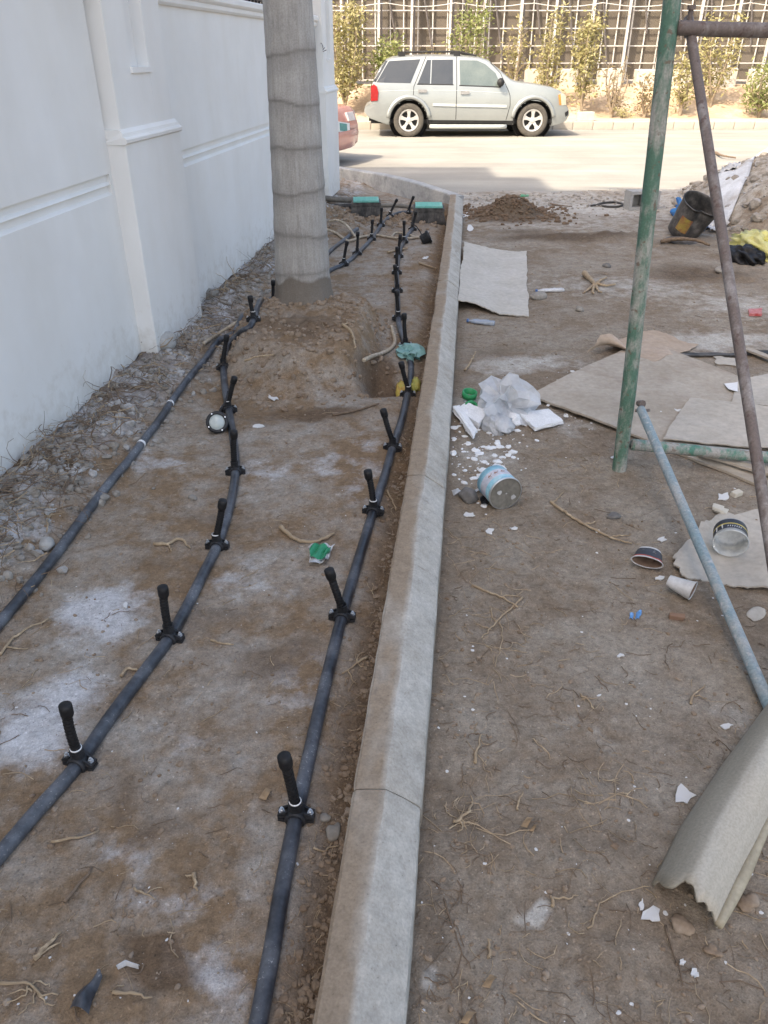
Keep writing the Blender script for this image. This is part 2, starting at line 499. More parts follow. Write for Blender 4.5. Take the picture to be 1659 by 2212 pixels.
for y in ry:
    for x in rx:
        e = road_edge(x); yy = e + (y - 10.9) * (22.26 - e) / 11.36
        vs.append((x, yy, -0.035 - 0.02 * max(0, min(1.1, 12 - yy)) + 0.006 * float(vnoise(x * .6, yy * .6))))
fs = [(j*66+i, j*66+i+1, (j+1)*66+i+1, (j+1)*66+i) for j in range(len(ry)-1) for i in range(65)]
structure(mesh_obj('road', vs, fs, road_material(), smooth=True))

# ------------------------------------------------------------------ far pavement: kerb stones, strip and sandy bank
M_FARK = mat('pale_kerb_concrete', (0.46, 0.42, 0.36), (0.40, 0.365, 0.31), 3, 0.9, 0.25, 0.006, spec=0.15)
fk = structure(empty('far_kerb', (0, 22.3, 0)))
stone = bev_box('kerb_stone', (0.515, 0.16, 0.34), M_FARK, fk, (-9, 0.08, -0.02), bev=0.018)
for i in range(1, 62):
    share(stone, fk, (-9 + i * 0.525, 0.08 + random.uniform(-.006, .006), -0.02 + random.uniform(-.006, .006)))
M_PAVE = mat('dusty_pavement', (0.50, 0.44, 0.36), (0.43, 0.375, 0.30), 2, 0.95, 0.25, 0.01, spec=0.1)
vs = []; fs = []; nx = 240
def bank_z(x, y):
    z = 0.12 + 0.02 * float(fbm(x, y, 1.2, 2, 91))
    b = float(sstep(23.9, 26.4, y + 0.25 * float(fbm(x, y, 0.6, 2, 92))))
    return z + b * (0.72 + 0.07 * float(fbm(x, y, 1.1, 4, 93))) + b * (1 - b) * 0.3 * float(fbm(x, y, 1.4, 3, 94))
structure(MB().add([(-25,22.46,0.128),(40,22.46,0.128),(40,23.6,0.134),(-25,23.6,0.134)], [(0,1,2,3)]).build('far_pavement', M_PAVE))
bx = np.linspace(-16, 30, nx); by = np.linspace(23.2, 30.5, 46)
for y in by:
    for x in bx: vs.append((x, y, bank_z(x, y) - (0.03 if y < 23.5 else 0)))
for j in range(len(by)-1):
    for i in range(nx-1): fs.append((j*nx+i, j*nx+i+1, (j+1)*nx+i+1, (j+1)*nx+i))
M_SAND = mat('ochre_sand', (0.52, 0.385, 0.26), (0.43, 0.32, 0.22), 1.3, 0.98, 0.5, 0.02, c3=(0.58, 0.46, 0.34), spec=0.1, fine=18)
structure(mesh_obj('sand_bank', vs, fs, M_SAND, smooth=True))

# ================================================================== KERB of the planter
def concrete_kerb():
    m, nt, b = nmat('weathered_kerb_concrete')
    n1 = noise(nt, 3.0, 6, 0.65); n2 = noise(nt, 26, 4, 0.65); n3 = noise(nt, 140, 3, 0.6); n0 = noise(nt, 1.1, 4, 0.6)
    c = ramp(nt, n1.outputs['Fac'], [(0.30, (0.36, 0.325, 0.275)), (0.5, (0.455, 0.43, 0.385)), (0.72, (0.53, 0.51, 0.47))])
    dirt = nt.nodes.new('ShaderNodeMath'); dirt.operation = 'MULTIPLY_ADD'
    lk(nt, n1.outputs['Fac'], dirt.inputs[0]); dirt.inputs[1].default_value = 0.55; lk(nt, attr(nt, 'dirt'), dirt.inputs[2])
    dr = ramp(nt, dirt.outputs[0], [(0.42, 0.0), (0.82, 0.9)])
    k = mixc(nt, dr.outputs[0], c.outputs[0], (0.285, 0.215, 0.15))
    st = ramp(nt, n0.outputs['Fac'], [(0.62, 0.0), (0.72, 0.55)])
    k = mixc(nt, st.outputs[0], k, (0.60, 0.60, 0.60))
    n5 = noise(nt, 7.5, 5, 0.7, dist=1.2); sc = ramp(nt, n5.outputs['Fac'], [(0.61, 0.0), (0.70, 0.5)])     # scuffs
    k = mixc(nt, sc.outputs[0], k, (0.20, 0.175, 0.145))
    pit = ramp(nt, n3.outputs['Fac'], [(0.24, 0.55), (0.31, 1.0)]); k = mixc(nt, 1, k, pit.outputs[0], 'MULTIPLY')
    g = ramp(nt, n2.outputs['Fac'], [(0.3, 0.82), (0.7, 1.12)]); k = mixc(nt, 1, k, g.outputs[0], 'MULTIPLY')
    g = ramp(nt, n3.outputs['Fac'], [(0.25, 0.82), (0.75, 1.15)]); k = mixc(nt, 1, k, g.outputs[0], 'MULTIPLY')
    lk(nt, k, b.inputs['Base Color']); b.inputs['Roughness'].default_value = 0.92; b.inputs['Specular IOR Level'].default_value = 0.2
    p = bump(nt, b, n2.outputs['Fac'], 0.3, 0.006); bump(nt, b, n3.outputs['Fac'], 0.4, 0.002, p)
    return m
M_KERB = concrete_kerb()
kerb = structure(empty('kerb', (0, 0, 0)))
def kerb_piece(y0, y1, name='kerb_stone', fx=kerb_x, sec=None, parent=kerb, dz=0.0, nseg=None):
    #        offset from ridge, height, dirt
    sec = sec or [(-.083,-.14,.3),(-.083,.06,.2),(-.082,.143,.35),(-.075,.150,.58),(-.05,.151,.62),(-.02,.151,.58),(-.004,.150,.32),(.004,.147,-.08),(.045,.117,-.2),(.078,.0905,-.18),(.085,.083,-.05),(.088,.072,.15),(.089,.02,.4),(.090,-.14,.5)]
    n = nseg or max(6, int((y1 - y0) / 0.02))
    vs = []; at = []
    for i in range(n + 1):
        e = 0.0015 if i in (0, n) else 0
        y = y0 + (y1 - y0) * i / n
        for j, (o, h, dt) in enumerate(sec):
            q = 0.0035 * float(fbm(y * 1.0 + j * 0.06, o * 3, 11, 3, 101 + int(y0 * 7) % 9))
            chip = 0.012 * max(0, float(fbm(y, 5.0, 6, 3, 121)) - 0.28) if j in (2, 3, 9, 10, 11) else 0
            sx = -1 if o > 0 else 1
            vs.append((float(fx(y)) + o + q + sx * (chip + e), y, h + q * 0.6 - chip * 0.8 - e + dz))
            at.append(dt + 0.30 * float(fbm(y, o * 4, 2.2, 3, 131)) + 0.22 * float(fbm(y, o * 7, 9, 3, 133)))
    m = len(sec)
    fs = [(i*m+j, i*m+j+1, (i+1)*m+j+1, (i+1)*m+j) for i in range(n) for j in range(m-1)]
    fs.append(tuple(range(m))); fs.append(tuple(n*m + j for j in range(m-1, -1, -1)))
    o = mesh_obj(name, vs, fs, M_KERB, parent)
    a = o.data.attributes.new('dirt', 'FLOAT', 'POINT')
    if len(a.data) == len(at): a.data.foreach_set('value', at)
    return o
for a, b in ((-0.36, 1.268), (1.272, 2.898), (2.902, 4.523), (4.527, 6.153), (6.157, 7.783), (7.787, 9.303), (9.307, 10.45)):
    kerb_piece(a, b, dz=random.uniform(-.004, .004))
# street end of the planter: a run of kerb stones curving from the wall to the long kerb
skb = structure(empty('street_kerb', (0, 0, 0)))
line = resample(catmull([G(690,357,.13), G(760,367,.13), G(830,379,.13), G(890,394,.12), G(940,409,.08), G(985,424,.04)], 10), 25)
for k in range(6):
    seg = line[k*4:k*4+5]
    if k < 5: seg[-1] = seg[-1].lerp(seg[-2], 0.04)
    mb = MB(); vs = []
    for i, p in enumerate(seg):
        t = (seg[min(i+1, len(seg)-1)] - seg[max(i-1, 0)]); t.z = 0; t.normalize()
        nrm = Vector((-t.y, t.x, 0))
        if nrm.y < 0: nrm = -nrm
        for o, h in ((0, -.35), (0, -0.012), (0.012, 0), (.13, 0), (.15, -.02), (.15, -.35)):
            q = 0.006 * float(fbm(p.x + h, p.y + o, 9, 2, 140))
            vs.append(Vector((p.x, p.y, p.z)) + nrm * (o + q) + Vector((0, 0, h + q)))
    fs = [(i*6+j, (i+1)*6+j, (i+1)*6+j+1, i*6+j+1) for i in range(len(seg)-1) for j in range(5)]
    fs += [tuple(range(5, -1, -1)), tuple((len(seg)-1)*6+j for j in range(6))]
    mesh_obj('kerb_stone', vs, fs, mat('grey_kerb_concrete', (0.30, 0.295, 0.29), (0.40, 0.395, 0.385), 5, 0.92, 0.4, 0.006, c3=(0.47, 0.46, 0.44), fine=30, spec=0.15), skb)

# ================================================================== THE BOUNDARY WALL
def wall_paint():
    m, nt, b = nmat('white_wall_paint')
    ge = nt.nodes.new('ShaderNodeNewGeometry'); P_ = ge.outputs['Position']
    n1 = noise(nt, 1.3, 4, 0.6, vec=P_); n2 = noise(nt, 190, 2, 0.5, vec=P_); n3 = noise(nt, 14, 4, 0.65, vec=P_)
    mp = nt.nodes.new('ShaderNodeMapping'); mp.inputs['Scale'].default_value = (3, 3, 0.8); lk(nt, P_, mp.inputs[0])
    n4 = noise(nt, 1.0, 4, 0.6, vec=mp.outputs[0])
    c = ramp(nt, n1.outputs['Fac'], [(0.35, (0.78, 0.775, 0.76)), (0.65, (0.84, 0.84, 0.83))])
    s = ramp(nt, n4.outputs['Fac'], [(0.3, (0.965, 0.957, 0.94)), (0.6, (1, 1, 1))])
    k = mixc(nt, 1, c.outputs[0], s.outputs[0], 'MULTIPLY')
    # soil splashes over the lowest hand's breadth
    sp = nt.nodes.new('ShaderNodeSeparateXYZ'); lk(nt, P_, sp.inputs[0])
    mr = nt.nodes.new('ShaderNodeMapRange'); mr.inputs[1].default_value = 0.06; mr.inputs[2].default_value = 0.5
    mr.inputs[3].default_value = 0.34; mr.inputs[4].default_value = 0.0
    lk(nt, sp.outputs['Z'], mr.inputs[0])
    ad = nt.nodes.new('ShaderNodeMath'); ad.operation = 'MULTIPLY_ADD'; lk(nt, n3.outputs['Fac'], ad.inputs[0]); ad.inputs[1].default_value = 0.8
    lk(nt, mr.outputs[0], ad.inputs[2])
    sr = ramp(nt, ad.outputs[0], [(0.55, 0.0), (0.95, 0.65)])
    k = mixc(nt, sr.outputs[0], k, (0.52, 0.47, 0.40))
    lk(nt, k, b.inputs['Base Color']); b.inputs['Roughness'].default_value = 0.75; b.inputs['Specular IOR Level'].default_value = 0.25
    p = bump(nt, b, n3.outputs['Fac'], 0.08, 0.006); bump(nt, b, n2.outputs['Fac'], 0.12, 0.0015, p)
    return m
M_WALL = wall_paint()
WA = math.atan(0.1177)
wall = empty('boundary_wall', (-2.04, 0, 0), -WA)           # local +Y runs along the wall, +X faces the planter
KL = 1 / math.cos(WA)                                       # world Y -> length along the wall
def L(y): return y * KL
tag(wall, 'tall white plastered boundary wall with pilasters, double groove and railing', 'wall')
Y0, Y1 = L(-4.0), L(11.32)
P1 = (L(4.59), L(5.44)); P2 = (L(10.5), L(11.33)); P0 = (L(-1.2), L(-0.35))
bays = [(Y0, P0[0]), (P0[1], P1[0]), (P1[1], P2[0])]
mb = MB()
mb.box(-0.24, -0.02, Y0, Y1 - 0.004, -0.4, 2.0)
core = mb.build('wall_core', M_WALL, wall)
# face: plaster in two bands over and under the double groove, its foot broken off unevenly
def face_band(y0, y1, z0, z1, ragged=False, step=0.03):
    n = max(2, int((y1 - y0) / step)); vs = []; fs = []
    for i in range(n + 1):
        y = y0 + (y1 - y0) * i / n
        zb = z0 + (0.035 * float(fbm(y, 3.3, 2.3, 4, 151)) + 0.016 * float(fbm(y, 1.2, 14, 2, 152)) if ragged else 0)
        for x, z in ((-0.03, zb), (0.0, zb), (0.0, z1), (-0.03, z1)): vs.append((x, y, z))
    for i in range(n):
        for j in range(4): fs.append((i*4+j, i*4+(j+1)%4, (i+1)*4+(j+1)%4, (i+1)*4+j))
    fs += [(3, 2, 1, 0), tuple(n*4+j for j in range(4))]
    return vs, fs
for (a, b) in bays:
    ga, gb = (a + 0.045, b - 0.035)
    m1 = MB(); m1.add(*face_band(a, b, 0.085, 1.022, True)); m1.build('wall_face', M_WALL, wall)
    m1 = MB(); m1.add(*face_band(a, b, 1.128, 1.95, False)); m1.build('wall_face', M_WALL, wall)
    # stepped double groove: two bevelled mouldings lying back in the face
    for z0, z1, back in ((1.022, 1.074, 0.03), (1.074, 1.128, 0.03)):
        m1 = MB()
        m1.add([(-0.03, a, z0), (-0.001, a, z0 - 0.0), (-back, a, z0 + 0.022), (-back, a, z1 - 0.004), (-0.006, a, z1), (-0.03, a, z1),
                (-0.03, b, z0), (-0.001, b, z0 - 0.0), (-back, b, z0 + 0.022), (-back, b, z1 - 0.004), (-0.006, b, z1), (-0.03, b, z1)],
               [(0,1,7,6),(1,2,8,7),(2,3,9,8),(3,4,10,9),(4,5,11,10),(5,4,3,2,1,0),(6,7,8,9,10,11)])
        m1.build('groove_moulding', M_WALL, wall)
    for e0, e1 in ((a, ga), (gb, b)):
        if e1 - e0 > 0.01: MB().box(-0.03, -0.0005, e0, e1, 1.0215, 1.1285).build('groove_stop', M_WALL, wall)
    # cap with two mouldings
    cp = MB(); prof = [(-.25,1.95),(.018,1.95),(.03,1.965),(.03,1.99),(.045,2.0),(.055,2.012),(.055,2.045),(.045,2.055),(-.25,2.06)]
    k = len(prof); cp.add([(x, a + .001, z) for x, z in prof] + [(x, b - .001, z) for x, z in prof],
                          [(i, (i+1) % k, k + (i+1) % k, k + i) for i in range(k)] + [tuple(range(k-1, -1, -1)), tuple(range(k, 2*k))])
    cp.build('wall_cap', M_WALL, wall)
M_IRON = mat('black_railing_paint', (0.025, 0.025, 0.028), (0.04, 0.04, 0.042), 20, 0.5, 0.1)
bar = None
for (a, b) in bays[1:]:
    MB().box(-0.13, -0.09, a, b, 2.10, 2.125).build('railing_rail', M_IRON, wall)
    MB().box(-0.13, -0.09, a, b, 2.88, 2.905).build('railing_rail', M_IRON, wall)
    n = int((b - a) / 0.115)
    for i in range(n):
        y = a + (i + 0.5) * (b - a) / n
        if bar is None: bar = MB().box(-.011, .011, -.011, .011, 0, 0.90).build('railing_bar', M_IRON, wall)
        else: bar = share(bar, wall)
        bar.location = (-0.11, y, 2.055)
for q, (a, b) in enumerate((P0, P1, P2)):
    # lower shaft
    o = bev_box('pilaster_base', (0.145, b - a, 1.22), M_WALL, wall, (0.0325, (a + b) / 2, 0.08 + 0.61), bev=0.006)
    lg = MB(); prof = [(-.04,1.268),(.108,1.268),(.118,1.276),(.120,1.292),(.114,1.300),(.102,1.304),(.098,1.322),(.090,1.330),(.081,1.340),(-.04,1.340)]
    k = len(prof); e = 0.012
    lg.add([(x, a - (e if x > .1 else 0), z) for x, z in prof] + [(x, b + (e if x > .1 else 0), z) for x, z in prof],
           [(i, (i+1) % k, k + (i+1) % k, k + i) for i in range(k)] + [tuple(range(k-1, -1, -1)), tuple(range(k, 2*k))])
    lg.build('pilaster_ledge', M_WALL, wall)
    # upper shaft: four strips round a sunk panel
    a2, b2 = a + 0.03, b - 0.03
    pa, pb = a + 0.30, a + 0.555
    sh = MB(); X = 0.078
    sh.box(-.04, X, a2, pa, 1.335, 3.1); sh.box(-.04, X, pb, b2, 1.335, 3.1)
    sh.box(-.04, X - .0005, pa, pb, 1.335, 1.63); sh.box(-.04, X - .0005, pa, pb, 2.75, 3.1)
    sh.build('pilaster_shaft', M_WALL, wall)
    MB().box(-.03, X - 0.07, pa - .001, pb + .001, 1.60, 2.78).build('sunk_panel', M_WALL, wall)
    MB().box(X - 0.05, X + 0.012, pa - .02, pb + .02, 1.60, 1.628).build('panel_sill', M_WALL, wall)
    bev_box('pilaster_top', (0.44, b - a + 0.14, 0.12), M_WALL, wall, (-0.09, (a + b) / 2, 3.16), bev=0.02)
    MB().box(-.26, -.035, a2, b2, 1.995, 3.1).build('pilaster_back', M_WALL, wall)
# the wall's return along the street
ret = empty('street_wall', (0, 0, 0))
tag(ret, 'white plastered wall turning the corner along the street side', 'wall')
cx = float(wall_x(11.32))
structure(bev_box('street_pavement', (20, 1.9, 0.4), M_PAVE, None, (-11.1, 12.32, -0.09), bev=.02))
MB().box(cx - 9.0, cx - 0.26, 11.08, 11.30, -0.4, 2.0).build('wall_face', M_WALL, ret)
MB().box(cx - 9.0, cx - 0.27, 11.04, 11.34, 2.003, 2.06).build('wall_cap', M_WALL, ret)

# ================================================================== THE HOUSE whose shade lies over the planter
M_HOUSE = mat('villa_plaster', (0.70, 0.68, 0.64), (0.64, 0.62, 0.58), 1.5, 0.85, 0.2)
M_PANE = mat('dark_window_glass', (0.03, 0.04, 0.045), (0.04, 0.05, 0.055), 3, 0.08, 0)
house = empty('villa', (-8, -4, 0))
tag(house, 'tall pale stepped villa behind the white boundary wall, outside the picture', 'house')
SHH = 13.0; SHF = SHH / math.tan(SUN_EL)
ox, oy = SHF * LIGHT.x, SHF * LIGHT.y
fx1, fx2 = 1.80 - ox, 2.45 - ox
blocks = [(-18, fx1, -12, 14.62 - oy), (fx1, fx2, -12, 13.35 - oy), (fx2, -3.7, -12, 12.0 - oy)]
for i, (a, b, c, d) in enumerate(blocks):
    MB().box(a + 8, b + 8 - (0.003 if i < 2 else 0), c + 4 + i * .01, d + 4, -0.3, SHH).build('house_block', M_HOUSE, house)
for fl in range(3):
    for j in range(4):
        y = -10 + j * 3.2; z = 1.2 + fl * 4.0
        w = bev_box('window', (0.10, 1.5, 1.7), M_HOUSE, house, (4.33, y + 4, z + .85), bev=0.01)
        bev_box('pane', (0.04, 1.3, 1.5), M_PANE, w, (0.04, 0, 0), bev=0)

# ================================================================== HOARDING beyond the road
M_STEEL = mat('pale_steel_tube', (0.66, 0.64, 0.61), (0.55, 0.53, 0.50), 5, 0.55, 0.1, metal=0.2)
M_DARKST = mat('dark_steel', (0.13, 0.12, 0.12), (0.19, 0.17, 0.16), 6, 0.6, 0.1, metal=0.2)
def sheet_material():
    m, nt, b = nmat('brown_profiled_sheet')
    tc = nt.nodes.new('ShaderNodeTexCoord')
    mp = nt.nodes.new('ShaderNodeMapping'); mp.inputs['Rotation'].default_value = (0, math.radians(45), 0); lk(nt, tc.outputs['Object'], mp.inputs[0])
    w = nt.nodes.new('ShaderNodeTexWave'); w.inputs['Scale'].default_value = 6.5; w.inputs['Distortion'].default_value = 0.3
    w.bands_direction = 'X'
    lk(nt, mp.outputs[0], w.inputs['Vector'])
    n = noise(nt, 0.9, 4, 0.6)
    c = ramp(nt, n.outputs['Fac'], [(0.3, (0.112, 0.094, 0.074)), (0.7, (0.15, 0.126, 0.10))])
    s = ramp(nt, w.outputs['Fac'], [(0.0, 0.93), (0.35, 1.0), (1.0, 1.04)])
    k = mixc(nt, 1, c.outputs[0], s.outputs[0], 'MULTIPLY')
    lk(nt, k, b.inputs['Base Color']); b.inputs['Roughness'].default_value = 0.6
    bump(nt, b, w.outputs['Fac'], 0.15, 0.01)
    return m
M_SHEET = sheet_material()
HY = 27.2
for k in range(4):      # loose wires sticking out of the far pilaster
    a, b, c = V(688, 118 + k, 10.62), V(697, 112 - k * 4, 10.56), V(705 - k * 4, 108 - k * 5, 10.50)
    wo = Matrix.Translation((-2.04, 0, 0)) @ Matrix.Rotation(-WA, 4, 'Z'); wi = wo.inverted()
    MB().tube(catmull([wi @ a, wi @ b, wi @ c], 5), .004, 5).build('loose_wire', M_IRON, wall)
hoard = empty('hoarding', (0, HY, 0.9))
tag(hoard, 'brown sheet hoarding held by a pale steel tube grid across the road', 'fence')
HX0, HX1, PW = -14.0, 25.0, 1.06
panel = None
npan = int((HX1 - HX0) / PW)
for i in range(npan):
    x = HX0 + (i + 0.5) * PW
    if panel is None:
        panel = MB().box(-PW/2 + .006, PW/2 - .006, -0.015, 0.015, 0.06, 6.2).build('sheet_panel', M_SHEET, hoard)
    else: panel = share(panel, hoard)
    panel.location = (x, 0.0 + 0.008 * (i % 2), 0)
thin = None; post = None; brace = None
for i in range(npan + 1):
    x = HX0 + i * PW
    if post is None:
        post = MB().box(-.032, .032, -.04, .04, -0.7, 6.3).build('post', M_STEEL, hoard)
        inner = MB().box(-.03, .03, -.03, .03, -0.5, 6.2).build('dark_post', M_DARKST, hoard)
        brace = MB().tube([(0.0, -0.12, 2.5 + 1.2), (0.55, -0.05, 1.1)], 0.028, 6).build('brace', M_DARKST, hoard)
    else:
        post = share(post, hoard); inner = share(inner, hoard); brace = share(brace, hoard)
    dx = random.uniform(-.05, .05)
    post.location = (x + dx, -0.42, 0); inner.location = (x + dx + 0.10, -0.26, 0)
    post.rotation_euler = (0, random.uniform(-.012, .012), 0)
    brace.location = (x + 0.10, -0.10, random.uniform(-.9, .3))
for i in range(int((HX1 - HX0) / 0.424)):
    x = HX0 + i * 0.424 + 0.2
    if thin is None: thin = MB().box(-.016, .016, -.016, .016, 0.02, 6.2).build('grid_upright', M_STEEL, hoard)
    else: thin = share(thin, hoard)
    thin.location = (x + random.uniform(-.03, .03), -0.10, 0); thin.rotation_euler = (0, random.uniform(-.008, .008), 0)
rail = None
for k in range(13):
    z = 0.06 + k * 0.447
    if rail is None: rail = MB().box(HX0, HX1, -.014, .014, -.014, .014).build('grid_rail', M_STEEL, hoard)
    else: rail = share(rail, hoard)
    rail.location = (0, -0.135, z)
# slack wire along the top row
pts = []
for i in range(0, 120):
    x = HX0 + i * (HX1 - HX0) / 119
    pts.append((x, -0.60, 2.02 - 0.10 * abs(math.sin(x * PI / (2 * PW)))))
MB().tube(pts, 0.012, 5).build('slack_wire', M_STEEL, hoard)
# concrete base blocks on the bank
M_BLK = mat('pale_cast_concrete', (0.56, 0.52, 0.46), (0.48, 0.445, 0.39), 4, 0.9, 0.3, 0.01, spec=0.1)
for i, (a, b, t) in enumerate([(1136,1172,149),(1214,1247,149),(1296,1343,148),(1375,1416,150),(1452,1482,150),(1542,1590,148),(1624,1672,149)]):
    p, q = V(a, 178, 26.0), V(b, 178, 26.0)
    w = q.x - p.x; gx = (p.x + q.x) / 2; g = bank_z(gx, 26.2)
    top = V((a + b) / 2, t, 26.0).z
    o = bev_box('concrete_block', (w, 0.42, top - g + 0.10), M_BLK, None, (gx, 26.22, (top + g - 0.10) / 2), (0, 0, random.uniform(-.06, .06)), bev=0.025, jit=0.008)
    lab = ['pale concrete block on the bank above the silver car bonnet', 'pale concrete block behind the tree just right of the silver car',
           'pale concrete block behind the bare dry sapling', 'pale concrete block left of the green scaffold post', 'pale concrete block seen between the green post and brown brace',
           'broad pale concrete block just right of the brown brace', 'pale concrete block at the right edge of the hoarding'][i]
    tag(o, lab, 'concrete block', 'concrete blocks weighing down the hoarding')
p, q = V(1247, 258, 22.75), V(1281, 258, 22.75)
o = bev_box('concrete_block', (q.x - p.x, 0.25, 0.22), M_BLK, None, ((p.x + q.x) / 2, 22.78, 0.128 + 0.112), (0, 0, 0.08), bev=0.015, jit=0.012)
tag(o, 'small pale concrete block on the far pavement in front of the silver car', 'concrete block')

# ================================================================== ROADSIDE TREES
def leaf_material(name, a, b, c):
    m, nt, bs = nmat(name)
    oi = nt.nodes.new('ShaderNodeTexCoord')
    n = noise(nt, 2.2, 3, 0.6); n2 = noise(nt, 23, 2, 0.5)
    r = ramp(nt, n.outputs['Fac'], [(0.3, a), (0.5, b), (0.72, c)])
    g = ramp(nt, n2.outputs['Fac'], [(0.3, 0.75), (0.7, 1.25)])
    k = mixc(nt, 1, r.outputs[0], g.outputs[0], 'MULTIPLY')
    lk(nt, k, bs.inputs['Base Color']); bs.inputs['Roughness'].default_value = 0.55
    tr = nt.nodes.new('ShaderNodeBsdfTranslucent'); lk(nt, k, tr.inputs[0])
    mx = nt.nodes.new('ShaderNodeMixShader'); mx.inputs[0].default_value = 0.3
    out = nt.nodes['Material Output']
    lk(nt, bs.outputs[0], mx.inputs[1]); lk(nt, tr.outputs[0], mx.inputs[2]); lk(nt, mx.outputs[0], out.inputs['Surface'])
    return m
M_LEAF = leaf_material('dusty_olive_leaf', (0.24, 0.225, 0.09), (0.34, 0.31, 0.14), (0.45, 0.39, 0.21))
M_LEAFG = leaf_material('fresh_green_leaf', (0.15, 0.185, 0.06), (0.23, 0.26, 0.09), (0.34, 0.33, 0.15))
M_LEAFD = leaf_material('dry_tan_leaf', (0.24, 0.19, 0.10), (0.31, 0.25, 0.14), (0.36, 0.30, 0.18))
M_TWIGB = mat('pale_dry_bark', (0.33, 0.27, 0.20), (0.25, 0.20, 0.145), 14, 0.9, 0.3)
def sapling(px, Y, top_px, wid_px, nleaf, lm, label, seed, stems=3, lean=0.0):
    rs = random.Random(seed)
    b0 = V(px, 250, Y); gx = b0.x; g = bank_z(gx, Y)
    h = V(px, top_px, Y).z - g
    hw = wid_px * Y / 1.13 / F_PX / 2
    t = empty('roadside_tree', (gx, Y, g)); tag(t, label, 'tree', 'saplings along the far pavement')
    wood = MB(); tips = []
    base_h = h * rs.uniform(0.06, 0.14)
    wood.tube([(0, 0, -0.08), (0, 0, base_h * .5), (rs.uniform(-.03, .03), 0, base_h)], [0.055, 0.045, 0.04], 7)
    for s in range(stems):
        a = 2 * PI * (s + rs.random() * .5) / stems
        sp = hw * rs.uniform(0.5, 0.95)
        hh = h * (rs.uniform(0.72, 1.0) if s else 1.0)
        ctrl = [Vector((0, 0, base_h * .8)), Vector((math.cos(a) * sp * .45 + lean * .3, math.sin(a) * sp * .45, hh * .35)),
                Vector((math.cos(a) * sp * .8 + lean * .7, math.sin(a) * sp * .8, hh * .7)), Vector((math.cos(a) * sp * .7 + lean, math.sin(a) * sp * .7, hh * .97))]
        c = catmull(ctrl, 7)
        wood.tube(c, [0.032 * (1 - i / len(c)) + 0.006 for i in range(len(c))], 6)
        for j in range(rs.randint(9, 13)):
            i = rs.randint(3, len(c) - 2); p = c[i]; aa = rs.uniform(0, 2 * PI)
            ln = hw * rs.uniform(0.35, 0.95) * (1.1 - 0.6 * i / len(c))
            e = p + Vector((math.cos(aa) * ln, math.sin(aa) * ln, ln * rs.uniform(0.2, 0.9)))
            m = p.lerp(e, .5) + Vector((0, 0, ln * .08))
            wood.tube([p, m, e], [0.011, 0.008, 0.004], 5)
            for q in range(5): tips.append((p.lerp(e, 0.3 + 0.16 * q), ln))
        for i in range(6, len(c)): tips.append((c[i], hw * .5))
    wood.build('trunk', M_TWIGB, t)
    v = []; f = []
    for _ in range(int(nleaf * .85)):
        p, ln = rs.choice(tips)
        q = p + Vector((rs.gauss(0, .12), rs.gauss(0, .12), rs.gauss(0, .12)))
        if q.z < 0.12: continue
        d = Vector((rs.gauss(0, 1), rs.gauss(0, 1), rs.gauss(-.1, .8))).normalized()
        sd = d.cross(Vector((rs.gauss(0, 1), rs.gauss(0, 1), rs.gauss(0, 1)))).normalized()
        l = rs.uniform(.07, .16); w = l * rs.uniform(.15, .24)
        n = len(v)
        v += [q, q + d * l * .5 + sd * w, q + d * l, q + d * l * .5 - sd * w]
        f.append((n, n + 1, n + 2, n + 3))
    mesh_obj('crown', v, f, lm, t)
    return t
for a in [
    (746, 24.3, -25, 105, 3400, M_LEAF, 'dense dusty olive tree beside the white wall corner, left of the silver car', 11, 5),
    (838, 24.6, 75, 78, 1900, M_LEAFG, 'fresh green bush behind the tail of the silver car', 12, 4),
    (922, 24.9, 96, 46, 500, M_LEAF, 'thin sapling behind the middle of the silver car roof', 13, 3),
    (1008, 24.6, -12, 92, 1700, M_LEAFG, 'tall green tree behind the front seat of the silver car', 14, 4),
    (1104, 24.8, 42, 62, 420, M_LEAF, 'sparse twiggy sapling behind the silver car windscreen', 15, 4),
    (1178, 24.5, 8, 66, 1300, M_LEAF, 'tall olive tree behind the bonnet of the silver car', 16, 3),
    (1254, 24.2, 22, 74, 2000, M_LEAF, 'leaning olive tree just right of the silver car front', 17, 3),
    (1320, 24.1, 128, 66, 150, M_LEAFD, 'bare dry sapling with thin upright twigs on the far pavement', 18, 6),
    (1392, 24.1, 165, 64, 420, M_LEAFD, 'low half-dry sapling just left of the green scaffold post', 19, 4),
    (1468, 24.2, 100, 62, 900, M_LEAF, 'loose olive sapling seen between the green post and brown brace', 20, 4),
    (1530, 24.7, 30, 96, 1500, M_LEAF, 'tall thin olive tree behind the brown brace under the top rail', 21, 4),
    (1640, 24.0, 138, 84, 1500, M_LEAFG, 'rounded green bush on the far pavement at the right edge', 22, 5),
]: sapling(*a)
